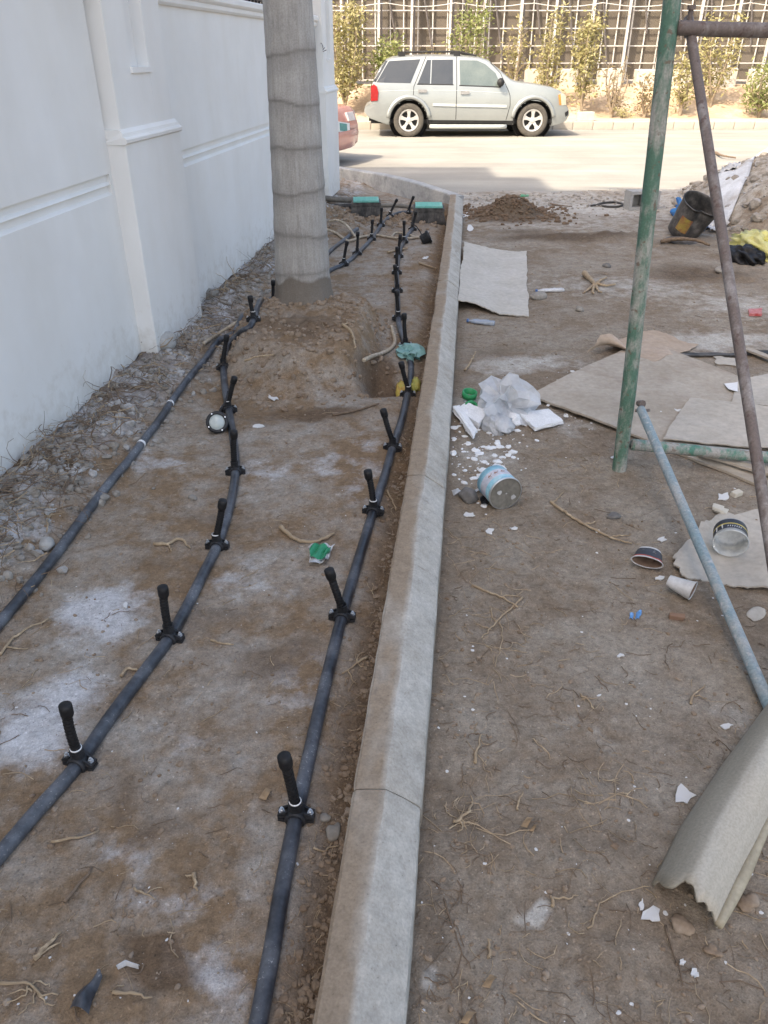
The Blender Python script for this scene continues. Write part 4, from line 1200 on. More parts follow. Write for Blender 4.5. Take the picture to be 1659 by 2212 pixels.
def clamp_at(p, t, parent, idx):
    R3 = Matrix.Rotation(math.atan2(-t.x, t.y), 4, 'Z')
    if not CLAMP:
        mb = MB()
        MY = Matrix.Rotation(-PI / 2, 4, 'X')
        mb.lathe([(PR+.0005, -.023), (PR+.005, -.023), (PR+.008, -.018), (PR+.008, .018), (PR+.005, .023), (PR+.0005, .023)], 26, MY, cap=False)
        for sd in (-1, 1):
            mb.box(sd*.034-.0125, sd*.034+.0125, -.0135, .0135, .002, .011); mb.box(sd*.034-.0125, sd*.034+.0125, -.0135, .0135, -.011, -.0015)
            for y in (-.0125, .0075):   # gussets
                a, b = sd*.022, sd*.046
                mb.add([(a, y, .011), (b, y, .011), (a, y, .023), (a, y+.005, .011), (b, y+.005, .011), (a, y+.005, .023)], [(0,1,2),(3,5,4),(0,3,4,1),(1,4,5,2),(2,5,3,0)])
                mb.add([(a, y, -.011), (b, y, -.011), (a, y, -.020), (a, y+.005, -.011), (b, y+.005, -.011), (a, y+.005, -.020)], [(0,2,1),(3,4,5),(0,1,4,3),(1,2,5,4),(2,0,3,5)])
        mb.lathe([(.0195, .019), (.0185, .027), (.0175, .044), (.0185, .046), (.0185, .052), (.0148, .052), (.0148, .040)], 22, cap=False)
        CLAMP['c'] = mb.build('clamp', M_CLAMP, parent)
        b = MB(); b.lathe([(.0085, .011), (.0085, .013), (.0068, .0131), (.0068, .0185), (.0038, .0187), (.0038, .025), (0, .0255)], 6); CLAMP['b'] = b.build('bolt', M_ZINC, CLAMP['c'], False)
        CLAMP['b'].location = (-.037, 0, 0)
        share(CLAMP['b'], CLAMP['c'], (.037, 0, 0))
        tp = MB(); tp.lathe([(.0140, .0515), (.0160, .0523), (.0164, .0545), (.0142, .056)], 18, cap=False)
        CLAMP['t'] = tp.build('thread_tape', M_TAPE, CLAMP['c'])
        o = CLAMP['c']
    else:
        o = share(CLAMP['c'], parent)
        share(CLAMP['b'], o, (-.037, 0, 0)); share(CLAMP['b'], o, (.037, 0, 0))
        if idx % 2 == 0: share(CLAMP['t'], o)
    o.location = p; o.rotation_euler = R3.to_euler()
    return o
def riser(base, top, parent, seed):
    rs = random.Random(seed)
    ax = (top - base); L_ = ax.length; d = ax.normalized()
    side = d.orthogonal().normalized(); bend = rs.uniform(-.004, .004)
    n = 64; pts = []; rad = []
    for i in range(n):
        t = i / (n - 1); pts.append(base + ax * t * .955 + side * bend * math.sin(t * PI))
        rad.append(0.0122 + 0.0020 * (0.5 + 0.5 * math.sin(t * L_ / 0.0125 * 2 * PI)) ** 0.6)
    o = MB().tube(pts, rad, 12).build('riser', M_BLACK, parent, True)
    e = pts[-1]
    cap = MB().tube([e - d * .036, e - d * .026, e - d * .006, e + d * .006, e + d * .009], [.0135, .0175, .0178, .0172, .012], 14).build('riser_cap', M_BLACK, o, True)
    return o
pipes = []
def make_pipe(label, pxs, clamps, seed):
    path = pipe_path(pxs)
    o0 = path[0]
    root = empty('irrigation_pipe', (0, 0, 0)); tag(root, label, 'pipe', 'black irrigation pipes in the planter')
    MB().tube(path, PR, 18).build('pipe', M_PIPE, root, True)
    for i, (cx_, cy_, tx, ty) in enumerate(clamps):
        p, t = near_on(path, cx_, cy_)
        t2 = Vector((t.x, t.y, 0)).normalized()
        clamp_at(p, t2, root, i)
        b = p + Vector((0, 0, .038)); top = V(tx, ty, b.y)
        if (top - b).length < .10: top = b + (top - b).normalized() * .14
        riser(b, top, root, seed + i)
    return path
pathA = make_pipe('plain black pipe nearest the wall, without any risers', [(-60,1412),(0,1340),(100,1220),(205,1082),(305,955),(375,860),(432,785),(470,738),(512,706),(556,672),(592,642),(640,606),(690,560),(722,533),(772,494)], [], 100)
mb = MB()
for px_, py_ in ((303, 957), (368, 868)):
    p, t = near_on(pathA, px_, py_); mb.tube([p - t * .008, p + t * .008], PR + .0012, 18)
    # white paint ticks on the pipe
mbp = [o for o in COL.objects if o.get('label', '').startswith('plain black pipe')][0]
mb.build('paint_mark', M_TAPE, mbp)
pathB = make_pipe('wavy middle black pipe with risers, passing left of the palm to the valve boxes',
    [(-40,1885),(0,1842),(75,1755),(165,1650),(240,1545),(310,1450),(365,1375),(408,1300),(440,1235),(470,1172),(495,1095),(508,1017),(504,950),(494,885),(486,838),(483,795),(490,752),(512,718),(545,690),(590,655),(650,618),(715,582),(742,570),(772,546),(803,515),(823,485),(843,465),(862,459),(883,458),(905,461)],
    [(165,1648,140,1522), (365,1375,351,1267), (470,1172,482,1080), (508,1017,505,930), (494,885,507,814), (483,795,490,724), (533,697,540,640), (590,655,590,606),
     (741,570,750,521), (772,546,773,501), (803,515,805,475), (823,485,824.5,449), (843,465,858,430), (882,458,893.5,424)], 200)
pathC = make_pipe('right-hand black pipe with risers running alongside the concrete kerb',
    [(545,2270),(558,2205),(585,2060),(612,1900),(642,1748),(672,1610),(705,1465),(738,1332),(772,1215),(806,1103),(830,1030),(848,965),(868,905),(881,850),(888,800),(884,770),(876,745),(866,715),(860,686),(859,650),(858,627),(857,588),(861,553),(866,535),(873,520),(883,503),(893,492)],
    [(642,1748,613,1632), (738,1332,710,1230), (806,1103,794,1016), (848,965,827,884), (880,850,866,782), (876,745,873,677), (860,686,857,628), (858,627,853,572), (857,587,858,533), (862,553,865,507), (873,521,873,477), (890,494,899,457)], 300)

# ------------------------------------------------------------------ valve boxes
M_LID = mat('turquoise_box_lid', (0.14, 0.45, 0.385), (0.18, 0.50, 0.43), 10, 0.6, 0.15, 0.002, c3=(0.26, 0.50, 0.44))
M_BOX = mat('dusty_black_box', (0.018, 0.018, 0.019), (0.055, 0.05, 0.047), 9, 0.6, 0.2, 0.002, c3=(0.12, 0.11, 0.10))
def valve_box(x0, x1, ytop0, ytop1, ybot, label, rz):
    b = GG((x0 + x1) / 2, ybot); g = b.z
    zt = V((x0 + x1) / 2, ytop1, b.y).z
    wl = V(x1, ytop1, b.y).x - V(x0, ytop1, b.y).x
    h = zt - g
    cx_ = (V(x0, ytop1, b.y).x + V(x1, ytop1, b.y).x) / 2
    dp = 0.27
    t = empty('valve_box', (cx_, b.y + dp / 2, g), rz); tag(t, label, 'valve box', 'turquoise-lidded irrigation valve boxes')
    hw, hd = wl / 2, dp / 2
    mb = MB(); vs = []
    for (z, e) in ((-.08, .050), (0.0, .045), (h - .055, .012), (h - .055, .022), (h - .020, .022), (h - .020, -.002)):
        vs += [(-hw - e, -hd - e, z), (hw + e, -hd - e, z), (hw + e, hd + e, z), (-hw - e, hd + e, z)]
    fs = [(i*4+k, i*4+(k+1)%4, (i+1)*4+(k+1)%4, (i+1)*4+k) for i in range(5) for k in range(4)] + [(3,2,1,0), (20,21,22,23)]
    mb.add(vs, fs)
    for sx in np.linspace(-hw * .8, hw * .8, 5):      # ribs down the front
        mb.add([(sx - .006, -hd - .045, 0), (sx + .006, -hd - .045, 0), (sx + .006, -hd - .018, h - .056), (sx - .006, -hd - .018, h - .056),
                (sx - .006, -hd - .060, 0), (sx + .006, -hd - .060, 0), (sx + .006, -hd - .030, h - .056), (sx - .006, -hd - .030, h - .056)],
               [(4,5,6,7),(0,4,7,3),(1,2,6,5),(3,7,6,2)])
    mb.build('box_body', M_BOX, t)
    lid = bev_box('lid', (wl, dp, .026), M_LID, t, (0, 0, h - .006), bev=.006)
    for k in range(7):
        bev_box('lid_rib', (wl * .86, .010, .004), M_LID, lid, (0, -dp * .36 + k * dp * .12, .0135), bev=.001, seg=1)
    return t
valve_box(762, 818, 422, 434, 467, 'left turquoise-lidded black valve box, nearer the white wall', 0.04)
valve_box(898, 957, 430, 446, 481, 'right turquoise-lidded black valve box, beside the kerb', -0.03)
# spare riser standing in the soil in front of the right box
g0 = GG(917, 478)
sp = riser(g0 - Vector((0, 0, .02)), V(920, 446, g0.y), None, 77)
tag(sp, 'short black riser standing in the soil before the right valve box', 'riser')
# supply pipes lying in the trench behind the boxes
M_OLDP = mat('muddy_grey_pipe', (0.16, 0.145, 0.125), (0.24, 0.22, 0.19), 8, 0.8, 0.2)
def simple_tube(name, pts, r, m, label, cat, seg=12, smooth=True, group=None, per=8):
    o = MB().tube(catmull(pts, per), r, seg).build(name, m, None, smooth)
    if label: tag(o, label, cat, group)
    return o
p0, p1 = V(700, 428, 10.35), V(772, 432, 10.28)
simple_tube('trench_pipe', [p0, p0.lerp(p1, .5) + Vector((0, 0, -.01)), p1], .034, M_OLDP, 'thick muddy grey pipe emerging left of the left valve box', 'pipe', 16)
p0, p1 = V(716, 447, 10.2), V(765, 446, 10.2)
simple_tube('trench_pipe', [p0, p0.lerp(p1, .5), p1], .038, M_BOX, 'short dark open pipe beside the base of the left valve box', 'pipe', 16)
p0, p1 = V(812, 444, 10.3), V(905, 449, 10.2)
simple_tube('trench_pipe', [p0, p0.lerp(p1, .5) + Vector((0, 0, .012)), p1], .024, M_OLDP, 'thin muddy pipe lying in the trench between the two valve boxes', 'pipe', 12)

# ------------------------------------------------------------------ flexible conduit
M_COND = mat('dirty_beige_conduit', (0.47, 0.40, 0.31), (0.36, 0.30, 0.225), 12, 0.8, 0.2, c3=(0.55, 0.48, 0.39))
def conduit(pxs, r, label, lift=0.0, ribbed=True, m=None, name='conduit', extra=None, group='flexible conduits in the planter'):
    pts = [GG(x, y, r + 0.002 + (l[0] if l else 0)) for x, y, *l in pxs]
    c = catmull(pts, 10); L_ = sum((a - b).length for a, b in zip(c, c[1:])); n = min(900, max(20, int(L_ / (r * .42))))
    c = resample(c, n)
    rad = [r * (1 + (.10 if i % 4 < 2 else -.06)) if ribbed else r for i in range(n)]
    o = MB().tube(c, rad, 8).build(name, m or M_COND, None, True)
    tag(o, label, 'conduit', group); return o
conduit([(845,705),(850,722),(853,738),(845,752),(825,763),(805,769),(786,778)], .012, 'ribbed pale conduit curling down the right flank of the palm mound')
conduit([(703,495,.02),(725,503),(752,520),(780,512),(812,508),(845,513),(875,515),(905,512),(912,510)], .013, 'beige conduit crossing the soil to the black lamp near the right valve box')
conduit([(712,478,.03),(730,476,.08),(750,488,.05),(768,512,.01)], .012, 'beige conduit looping up beside the palm, left of the valve boxes')
conduit([(845,512),(855,503),(875,505),(905,514)], .010, 'short beige conduit crossing under the right pipe near the boxes')
conduit([(440,742),(470,722,.02),(510,697,.02),(530,688,.01)], .011, 'brown conduit lying over both pipes left of the palm')
# ------------------------------------------------------------------ ground spot lamps
M_LENS = mat('frosted_lamp_lens', (0.55, 0.60, 0.58), (0.40, 0.45, 0.44), 30, 0.15, 0.1, coat=.6)
def spot_lamp(px, py, face, label, sc=1.0):
    p = GG(px, py, .055 * sc); t = empty('spot_lamp', (p.x, p.y, p.z)); tag(t, label, 'lamp')
    t.rotation_euler = Vector(face).to_track_quat('Z', 'Y').to_euler(); t.scale = (sc, sc, sc)
    MB().lathe([(0.001, -.075), (.040, -.075), (.046, -.06), (.048, -.015), (.056, -.012), (.058, .0), (.056, .010), (.042, .012), (.040, .006)], 32, cap=False).build('lamp_housing', M_CLAMP, t, True)
    MB().lathe([(.0405, .004), (.028, .011), (.001, .014)], 28, cap=False).build('lens', M_LENS, t, True)
    sc_ = None
    for k in range(4):
        a = k * PI / 2 + .5
        if sc_ is None: sc_ = MB().lathe([(.004, .009), (.004, .0135), (0, .014)], 8).build('screw', M_ZINC, t)
        else: sc_ = share(sc_, t)
        sc_.location = (.049 * math.cos(a), .049 * math.sin(a), 0)
    MB().tube([(0, .04, -.05), (.02, .075, -.05), (.05, .12, -.06), (.06, .17, -.09)], .005, 6).build('cable', M_CLAMP, t)
spot_lamp(469, 912, (.12, -.86, .5), 'round black spot lamp with frosted lens leaning on the middle pipe')
spot_lamp(926, 511, (.9, .1, .45), 'muddy black spot lamp lying near the right valve box', 1.15)

# ================================================================== SCAFFOLD FRAME
def flaky(name, paint, under, lo, hi, scale=14, rust=None, zs=0.35):
    m, nt, b = nmat(name)
    tc = nt.nodes.new('ShaderNodeTexCoord'); mp = nt.nodes.new('ShaderNodeMapping'); mp.inputs['Scale'].default_value = (1, 1, zs); lk(nt, tc.outputs['Object'], mp.inputs[0])
    n1 = noise(nt, scale, 6, 0.7, vec=mp.outputs[0]); n2 = noise(nt, 4, 4, 0.6); n3 = noise(nt, 130, 3, 0.6); n4 = noise(nt, 38, 3, 0.5)
    mx = nt.nodes.new('ShaderNodeMath'); mx.operation = 'MULTIPLY_ADD'; lk(nt, n2.outputs['Fac'], mx.inputs[0]); mx.inputs[1].default_value = 0.6; lk(nt, n1.outputs['Fac'], mx.inputs[2])
    c = ramp(nt, mx.outputs[0], [(lo, paint), (hi, under)])
    k = c.outputs[0]
    if rust:
        rr = ramp(nt, n4.outputs['Fac'], [(0.60, 0.0), (0.68, 0.8)]); k = mixc(nt, rr.outputs[0], k, rust)
    g = ramp(nt, n3.outputs['Fac'], [(0.3, 0.8), (0.7, 1.15)]); k = mixc(nt, 1, k, g.outputs[0], 'MULTIPLY')
    lk(nt, k, b.inputs['Base Color']); b.inputs['Roughness'].default_value = 0.65
    p = bump(nt, b, n1.outputs['Fac'], 0.25, 0.003); bump(nt, b, n3.outputs['Fac'], 0.2, 0.001, p)
    return m
M_GREEN = flaky('flaking_green_paint', (0.075, 0.165, 0.12), (0.34, 0.34, 0.31), 0.72, 0.92, 16, (0.14, 0.085, 0.06))
M_GREY = flaky('rusty_brown_tube', (0.145, 0.115, 0.105), (0.27, 0.25, 0.245), 0.78, 1.02, 18, (0.10, 0.06, 0.05))
M_BLUE = flaky('blue_grey_tube', (0.20, 0.29, 0.33), (0.36, 0.38, 0.385), 0.66, 0.98, 22, (0.44, 0.45, 0.46))
M_TEALT = flaky('teal_tube_paint', (0.07, 0.20, 0.15), (0.32, 0.31, 0.29), 0.72, 0.86, 14, (0.19, 0.15, 0.12))
def dent_tube(name, pts, r, m, parent, seg=20, n=60, dent=0.03, seed=0, cap=True):
    c = resample(pts, n); mb = MB().tube(c, r, seg, cap)
    out = []
    for i, v in enumerate(mb.v):
        ring = c[min(i // seg, n - 1)]; v = Vector(v); d = v - ring
        k = 1 + dent * float(fbm(v.z * 9 + v.y * 7, d.x * 40 + d.y * 30 + seed, 1.0, 2, seed))
        out.append(ring + d * k)
    return mesh_obj(name, out, mb.f, m, parent, True)
b0 = GG(1337, 1015); g0 = b0.z
fr_root = empty('scaffold', (b0.x, b0.y, g0)); fr_root.location = (b0.x, b0.y, g0)
tag(fr_root, 'peeling green tubular scaffold frame standing on the right', 'scaffold')
def loc(p): return Vector(p) - Vector((b0.x, b0.y, g0))
topp = V(1452, 0, 3.42); d_ = topp - b0
dent_tube('post', [loc(b0 - d_ * .02), loc(b0 + d_ * .2) + Vector((0.004, 0, 0)), loc(b0 + d_ * .6), loc(topp + d_ * .12)], .0325, M_GREEN, fr_root, seed=1)
a = V(1462, 60, 3.40); b = V(1800, 68, 3.40)
dent_tube('top_rail', [loc(a), loc(V(1560, 64, 3.40)), loc(b), loc(V(1960, 72, 3.40))], .025, M_GREY, fr_root, seed=2)
a = V(1364, 960, 3.245); b = V(1659, 988, 3.24)
dent_tube('bottom_rail', [loc(a), loc(b), loc(V(1920, 1010, 3.24))], .0275, M_TEALT, fr_root, seed=3)
pe = V(1925, 1085, 3.24); pe.z = gz(pe.x, pe.y) - .02; pt = V(1955, 0, 3.42)
dent_tube('post', [loc(pe), loc(pt + (pt - pe) * .12)], .0325, M_GREEN, fr_root, seed=4)
# leaning brace hooked behind the top rail
t0 = V(1487, 40, 3.47); t1 = V(1655, 1120, 2.05); dd = (t1 - t0)
foot = t0 + dd * ((t0.z - 0.01) / (t0.z - t1.z)); foot.z = gz(foot.x, foot.y) + .01
brc = dent_tube('brace_leg', [loc(t0), loc(t0.lerp(t1, .5)), loc(t1), loc(foot)], .0185, M_GREY, fr_root, 18, 60, seed=5)
MB().lathe([(.010, -.04), (.010, .05), (.016, .05), (.016, .065)], 10, Matrix.Translation(loc(V(1487, 55, 3.44)))).build('hook_pin', M_GREY, fr_root)
# loose tube pinned to the post, its other end on the ground
q0 = V(1384, 884, 3.19); q1 = GG(1662, 1525, .022); q2 = q1 + (q1 - q0) * .12; q2.z = q1.z
lt = empty('scaffold_tube', (q1.x, q1.y, 0)); tag(lt, 'blue-grey scaffold tube sloping from the green post down to the ground', 'tube')
dent_tube('tube', [p - Vector((q1.x, q1.y, 0)) for p in (q0, q0.lerp(q1, .33), q0.lerp(q1, .66), q1, q2)], .0195, M_BLUE, lt, 18, 70, seed=6)
fl = [p - Vector((q1.x, q1.y, 0)) for p in (q0 + Vector((.012, 0.02, .015)), q0 - (q1 - q0).normalized() * .05)]
MB().tube(fl, [.019, .012], 8).build('flattened_end', M_GREY, lt)
MB().tube([p - Vector((q1.x, q1.y, 0)) for p in (V(1372, 887, 3.2), V(1404, 886, 3.17))], .007, 8).build('bolt', M_GREY, lt)

# ================================================================== BOARDS AND PAPER
def board_material(name, a, b, c, dirt=(0.27, 0.21, 0.16), dl=0.55, dh=0.75):
    m, nt, bs = nmat(name)
    n1 = noise(nt, 3.0, 5, 0.6); n2 = noise(nt, 30, 4, 0.65); n3 = noise(nt, 170, 2, 0.5); n4 = noise(nt, 1.6, 5, 0.65, dist=.8)
    col = ramp(nt, n1.outputs['Fac'], [(0.3, a), (0.5, b), (0.7, c)])
    d = ramp(nt, n4.outputs['Fac'], [(dl, 0.0), (dh, 0.75)]); k = mixc(nt, d.outputs[0], col.outputs[0], dirt)
    g = ramp(nt, n2.outputs['Fac'], [(0.3, 0.86), (0.7, 1.1)]); k = mixc(nt, 1, k, g.outputs[0], 'MULTIPLY')
    lk(nt, k, bs.inputs['Base Color']); bs.inputs['Roughness'].default_value = 0.9; bs.inputs['Specular IOR Level'].default_value = 0.15
    p = bump(nt, bs, n2.outputs['Fac'], 0.15, 0.004); bump(nt, bs, n3.outputs['Fac'], 0.15, 0.001, p)
    return m
M_MDF = board_material('pale_grey_fibreboard', (0.44, 0.41, 0.36), (0.49, 0.46, 0.41), (0.52, 0.49, 0.45), dl=.66, dh=.85)
M_PLY = board_material('dusty_plywood', (0.355, 0.305, 0.245), (0.41, 0.36, 0.30), (0.45, 0.40, 0.34), dl=.50, dh=.72)
M_CARD = board_material('grey_cardboard', (0.42, 0.38, 0.325), (0.46, 0.42, 0.365), (0.50, 0.46, 0.405), dl=.60, dh=.85)
M_PAPER = board_material('brown_paper', (0.36, 0.27, 0.20), (0.42, 0.33, 0.255), (0.46, 0.37, 0.30), dl=.6, dh=.9)
def sheet(name, A, B, thick, m, label, cat, n=40, mr=26, lift=None, base=0.003, rag=0.0, seed=0, group=None, flat=False):
    """Ruled between two edge lines given in photograph points; lies on the soil, lifted where lift(u, v) says so."""
    conv = lambda pl: [p if isinstance(p, Vector) else G(*p) for p in pl]
    a, b = resample(conv(A), n), resample(conv(B), n)
    zf = max(gz(p.x, p.y) for p in a + b) if flat else None
    vt = []
    for j in range(mr):
        v = j / (mr - 1)
        for i in range(n):
            u = i / (n - 1); p = a[i].lerp(b[i], v)
            if rag:
                k = max(0, 1 - min(u, 1 - u, v, 1 - v) * 14); c = a[n//2].lerp(b[n//2], .5)
                d = Vector((p.x - c.x, p.y - c.y, 0)); d = d.normalized() if d.length else d
                p = p + d * rag * k * float(fbm(p.x * 1.0, p.y, 22, 3, 300 + seed))
            g = gz(p.x, p.y)
            if zf is not None: g = zf
            h = g + base + (lift(u, v) if lift else 0) + 0.004 * float(fbm(p.x, p.y, 3, 2, 310 + seed))
            vt.append(Vector((p.x, p.y, h)))
    N = n * mr
    vs = [v + Vector((0, 0, thick)) for v in vt] + vt
    fs = []
    for j in range(mr - 1):
        for i in range(n - 1):
            q = (j*n+i, j*n+i+1, (j+1)*n+i+1, (j+1)*n+i); fs.append(q[::-1]); fs.append(tuple(k + N for k in q))
    rim = [i for i in range(n)] + [(j+1)*n-1 for j in range(1, mr)] + [(mr-1)*n+i for i in range(n-2, -1, -1)] + [j*n for j in range(mr-2, 0, -1)]
    for i in range(len(rim)):
        p, q = rim[i], rim[(i+1) % len(rim)]; fs.append((p, q, q + N, p + N))
    o = mesh_obj(name, vs, fs, m)
    bmx = bmesh.new(); bmx.from_mesh(o.data); bmesh.ops.recalc_face_normals(bmx, faces=bmx.faces); bmx.to_mesh(o.data); bmx.free()
    return tag(o, label, cat, group)
# board leaning on the kerb
def lean(u, v): return 0.075 * max(0, 1 - u * 1.6) ** 1.3 + 0.012 * v * math.sin(u * PI) + 0.012 * (1 - v)
sheet('fibreboard_sheet', [(1003,524,.08),(1045,536,.03),(1090,541,.02),(1137,544,.01)], [(990,648,.08),(1030,666,.02),(1080,678,.01),(1142,682,.01)], .008, M_MDF,
      'pale grey board with torn left edge leaning on the kerb', 'board', lift=lean, rag=.03, seed=1)
sheet('plywood_sheet', [(1140,862),(1262,802),(1385,743)], [(1480,990),(1700,1076),(1790,900)], .012, M_PLY,
      'large dusty plywood sheet lying under the scaffold bottom rail', 'board', n=60, mr=50, lift=lambda u, v: 0.012 + 0.01 * math.sin(v * 5), seed=2)
sheet('cardboard_sheet', [(1487,868,.02),(1690,902,.02)], [(1430,957,.02),(1720,985,.02)], .006, M_CARD, 'light cardboard sheet on top of the big plywood behind the bottom rail', 'board', base=.028, lift=lambda u, v: .012 + .02 * u * (1 - v), rag=.012, seed=3)
sheet('cardboard_sheet', [(1590,830,.02),(1750,800,.02)], [(1578,880,.02),(1750,900,.02)], .005, M_CARD, 'further cardboard sheet at the right edge beyond the light one', 'board', base=.024, lift=lambda u, v: .012 + .02 * u, seed=4)
sheet('wood_strip', [(1500,987),(1680,1035)], [(1507,997),(1680,1046)], .012, M_PLY, 'narrow plywood strip just in front of the bottom rail', 'board', n=20, mr=4, base=.03, seed=5)
# crumpled brown paper, arched over itself
sheet('brown_paper_sheet', [(1268,771),(1330,742),(1400,726),(1420,725)], [(1340,752),(1408,794),(1475,768),(1506,750)], .003, M_PAPER,
      'crumpled brown paper sheet arched up behind the green post', 'paper', lift=lambda u, v: .022 + .09 * math.sin(v * PI) * max(0, 1 - u * 1.5) ** 2 + .012 * math.sin(u * 9 + v * 3), rag=.03, seed=6)
sheet('cardboard_sheet', [(1449,1207),(1540,1118),(1700,1092)], [(1470,1250),(1560,1262),(1700,1290)], .006, M_CARD, 'torn grey cardboard under the clear plastic tub', 'board', lift=lambda u, v: .006 + .012 * math.sin(u * 6 + v * 3), rag=.045, seed=7)
sheet('metal_strip', [(1460,768),(1560,768),(1700,762)], [(1460,774),(1560,774),(1700,769)], .006, M_BOX, 'long thin dark strip lying beyond the brown paper at the right', 'strip', n=24, mr=3, base=.012, seed=8)
sheet('cardboard_scrap', [(1542,772),(1600,778)], [(1546,790),(1588,792)], .004, M_CARD, 'small grey cardboard scrap beyond the plywood beside the brown brace', 'board', n=14, mr=10, rag=.02, base=.006, seed=9)
sheet('white_card', [(1563,834,.03),(1592,832,.03)], [(1572,846,.03),(1592,852,.03)], .002, M_TAPE, 'small white card on the plywood left of the brown brace', 'paper', n=10, mr=8, base=.045, seed=10)
sheet('wood_strip', [(1605,766),(1690,800)], [(1612,762),(1690,790)], .012, M_PLY, 'short plank at the right edge beyond the cardboard sheets', 'board', n=12, mr=4, base=.02, seed=12)

# white torn sheets on the spoil heap
M_VINYL = mat('dirty_white_vinyl', (0.62, 0.63, 0.64), (0.50, 0.50, 0.50), 4, 0.55, 0.2, c3=(0.40, 0.37, 0.34))
def heap_sheet(pxs, w, m, label, seed, cat='sheet'):
    pts = [GG(x, y, .01) for x, y in pxs]; c = resample(catmull(pts, 8), 30); rs = random.Random(seed); vs = []
    for i, p in enumerate(c):
        t = (c[min(i+1, 29)] - c[max(i-1, 0)]).normalized(); s = t.cross(Vector((0, 0, 1))).normalized()
        ww = w * (1 - .35 * i / 29) * (1 + .25 * float(vnoise(i * .5, seed)))
        for k in range(7):
            u = k / 6 - .5; q = p + s * ww * u
            vs.append(Vector((q.x, q.y, gz(q.x, q.y) + .025 + .05 * abs(float(vnoise(i * .35, k * .8 + seed, 4))))))
    fs = [(i*7+k, (i+1)*7+k, (i+1)*7+k+1, i*7+k+1) for i in range(29) for k in range(6)]
    o = mesh_obj('torn_sheet', vs, fs, m, None, True); md = o.modifiers.new('thick', 'SOLIDIFY'); md.thickness = .006
    return tag(o, label, cat, 'torn sheets on the spoil heap')
heap_sheet([(1552,424),(1590,400),(1625,372),(1670,335)], .34, M_VINYL, 'long white torn sheet running up the spoil heap', 1)
heap_sheet([(1560,408),(1590,388),(1630,352),(1672,318)], .22, M_VINYL, 'upper white torn sheet near the crest of the spoil heap', 2)
heap_sheet([(1546,396),(1568,380),(1600,360)], .22, M_CARD, 'short grey board stuck in the spoil heap left of the white sheets', 3, 'board')
heap_sheet([(1546,431),(1562,424),(1580,418)], .14, M_VINYL, 'small white folded end at the foot of the long torn sheet', 4)

# ================================================================== CANS, CUPS, BOTTLES
def lying(root, p, axis, roll=0):
    root.location = p; root.rotation_euler = (Vector(axis).to_track_quat('Z', 'Y') @ Matrix.Rotation(roll, 4, 'Z').to_quaternion()).to_euler()
# blue paint tin on its side, base towards the camera
M_TINB = mat('dull_tin_base', (0.20, 0.19, 0.165), (0.27, 0.255, 0.225), 14, 0.5, 0.1, metal=.35)
M_TINL = mat('pale_blue_print', (0.20, 0.46, 0.60), (0.27, 0.54, 0.66), 14, 0.5, 0.1, c3=(0.42, 0.62, 0.70))
M_TINP = mat('lilac_print_band', (0.50, 0.52, 0.60), (0.58, 0.58, 0.64), 20, 0.5, 0.1)
M_CAMEL = mat('brown_print', (0.36, 0.20, 0.15), (0.30, 0.17, 0.13), 20, 0.6, 0)
TR, TLN = 0.075, 0.125
p = GG(1084, 1058, TR); tin = empty('paint_tin', p); tag(tin, 'blue printed paint tin lying on its side beside the kerb', 'tin')
ax = Vector((-.30, .90, .0)).normalized(); lying(tin, p, ax)
tin.location = p - ax * .035
MB().lathe([(TR-.001, .004), (TR, .005), (TR, .040)], 40, cap=False).build('tin_body', M_TINL, tin, True)
MB().lathe([(TR, .040), (TR, .090)], 40, cap=False).build('print_band', M_TINP, tin, True)
MB().lathe([(TR, .090), (TR, TLN), (TR-.004, TLN), (TR-.004, .02)], 40, cap=False).build('tin_body', M_TINL, tin, True)
base = MB().lathe([(TR+.0015, .006), (TR+.0025, .002), (TR+.0015, -.001), (TR-.003, -.001), (TR-.004, .003), (.0005, .003)], 40, cap=False).build('tin_base', M_TINB, tin, False)
MB().lathe([(TR+.002, .0055), (TR+.0032, .002), (TR+.002, -.0018), (TR-.0025, -.0015)], 40, cap=False).build('rim_seam', M_ZINC, tin, True)
rs = random.Random(3)
for (cx_, cy_, r) in ((-.04, -.025, .013), (.028, .008, .012), (-.006, -.002, .004)):
    vs = [(cx_ + r * math.cos(a) * rs.uniform(.7, 1.1), cy_ + r * math.sin(a) * rs.uniform(.7, 1.1), .0018) for a in np.linspace(0, 2*PI, 10, endpoint=False)]
    mesh_obj('glue_spot', vs, [tuple(range(9, -1, -1))], M_VINYL, tin)
def on_tin(poly, name, m, a0, z0, sc, parent):
    vs = [(( TR + .0007) * math.cos(a0 + x * sc / TR), (TR + .0007) * math.sin(a0 + x * sc / TR), z0 + y * sc) for x, y in poly]
    return mesh_obj(name, vs, [tuple(range(len(vs)))], m, parent)
up_l = tin.rotation_euler.to_matrix().inverted() @ Vector((-.25, -.1, 1)); aup = math.atan2(up_l.y, up_l.x)
for k in (-1, 0, 1):    # the printed animals: hump, neck, legs
    a0 = aup + k * .42
    on_tin([(-.9,.3),(-.5,.5),(-.2,1.0),(.1,.5),(.5,.4),(.5,-.1),(-.8,-.1)], 'printed_figure', M_CAMEL, a0, .064, .011, tin)
    on_tin([(.4,.35),(.9,.3),(1.15,.8),(1.4,.75),(1.35,1.0),(1.05,1.0),(.75,.5),(.45,.55)], 'printed_figure', M_CAMEL, a0, .064, .011, tin)
    for lx in (-.75, -.4, .15, .4): on_tin([(lx,-.1),(lx+.1,-.1),(lx+.1,-1.0),(lx,-1.0)], 'printed_figure', M_CAMEL, a0, .064, .011, tin)
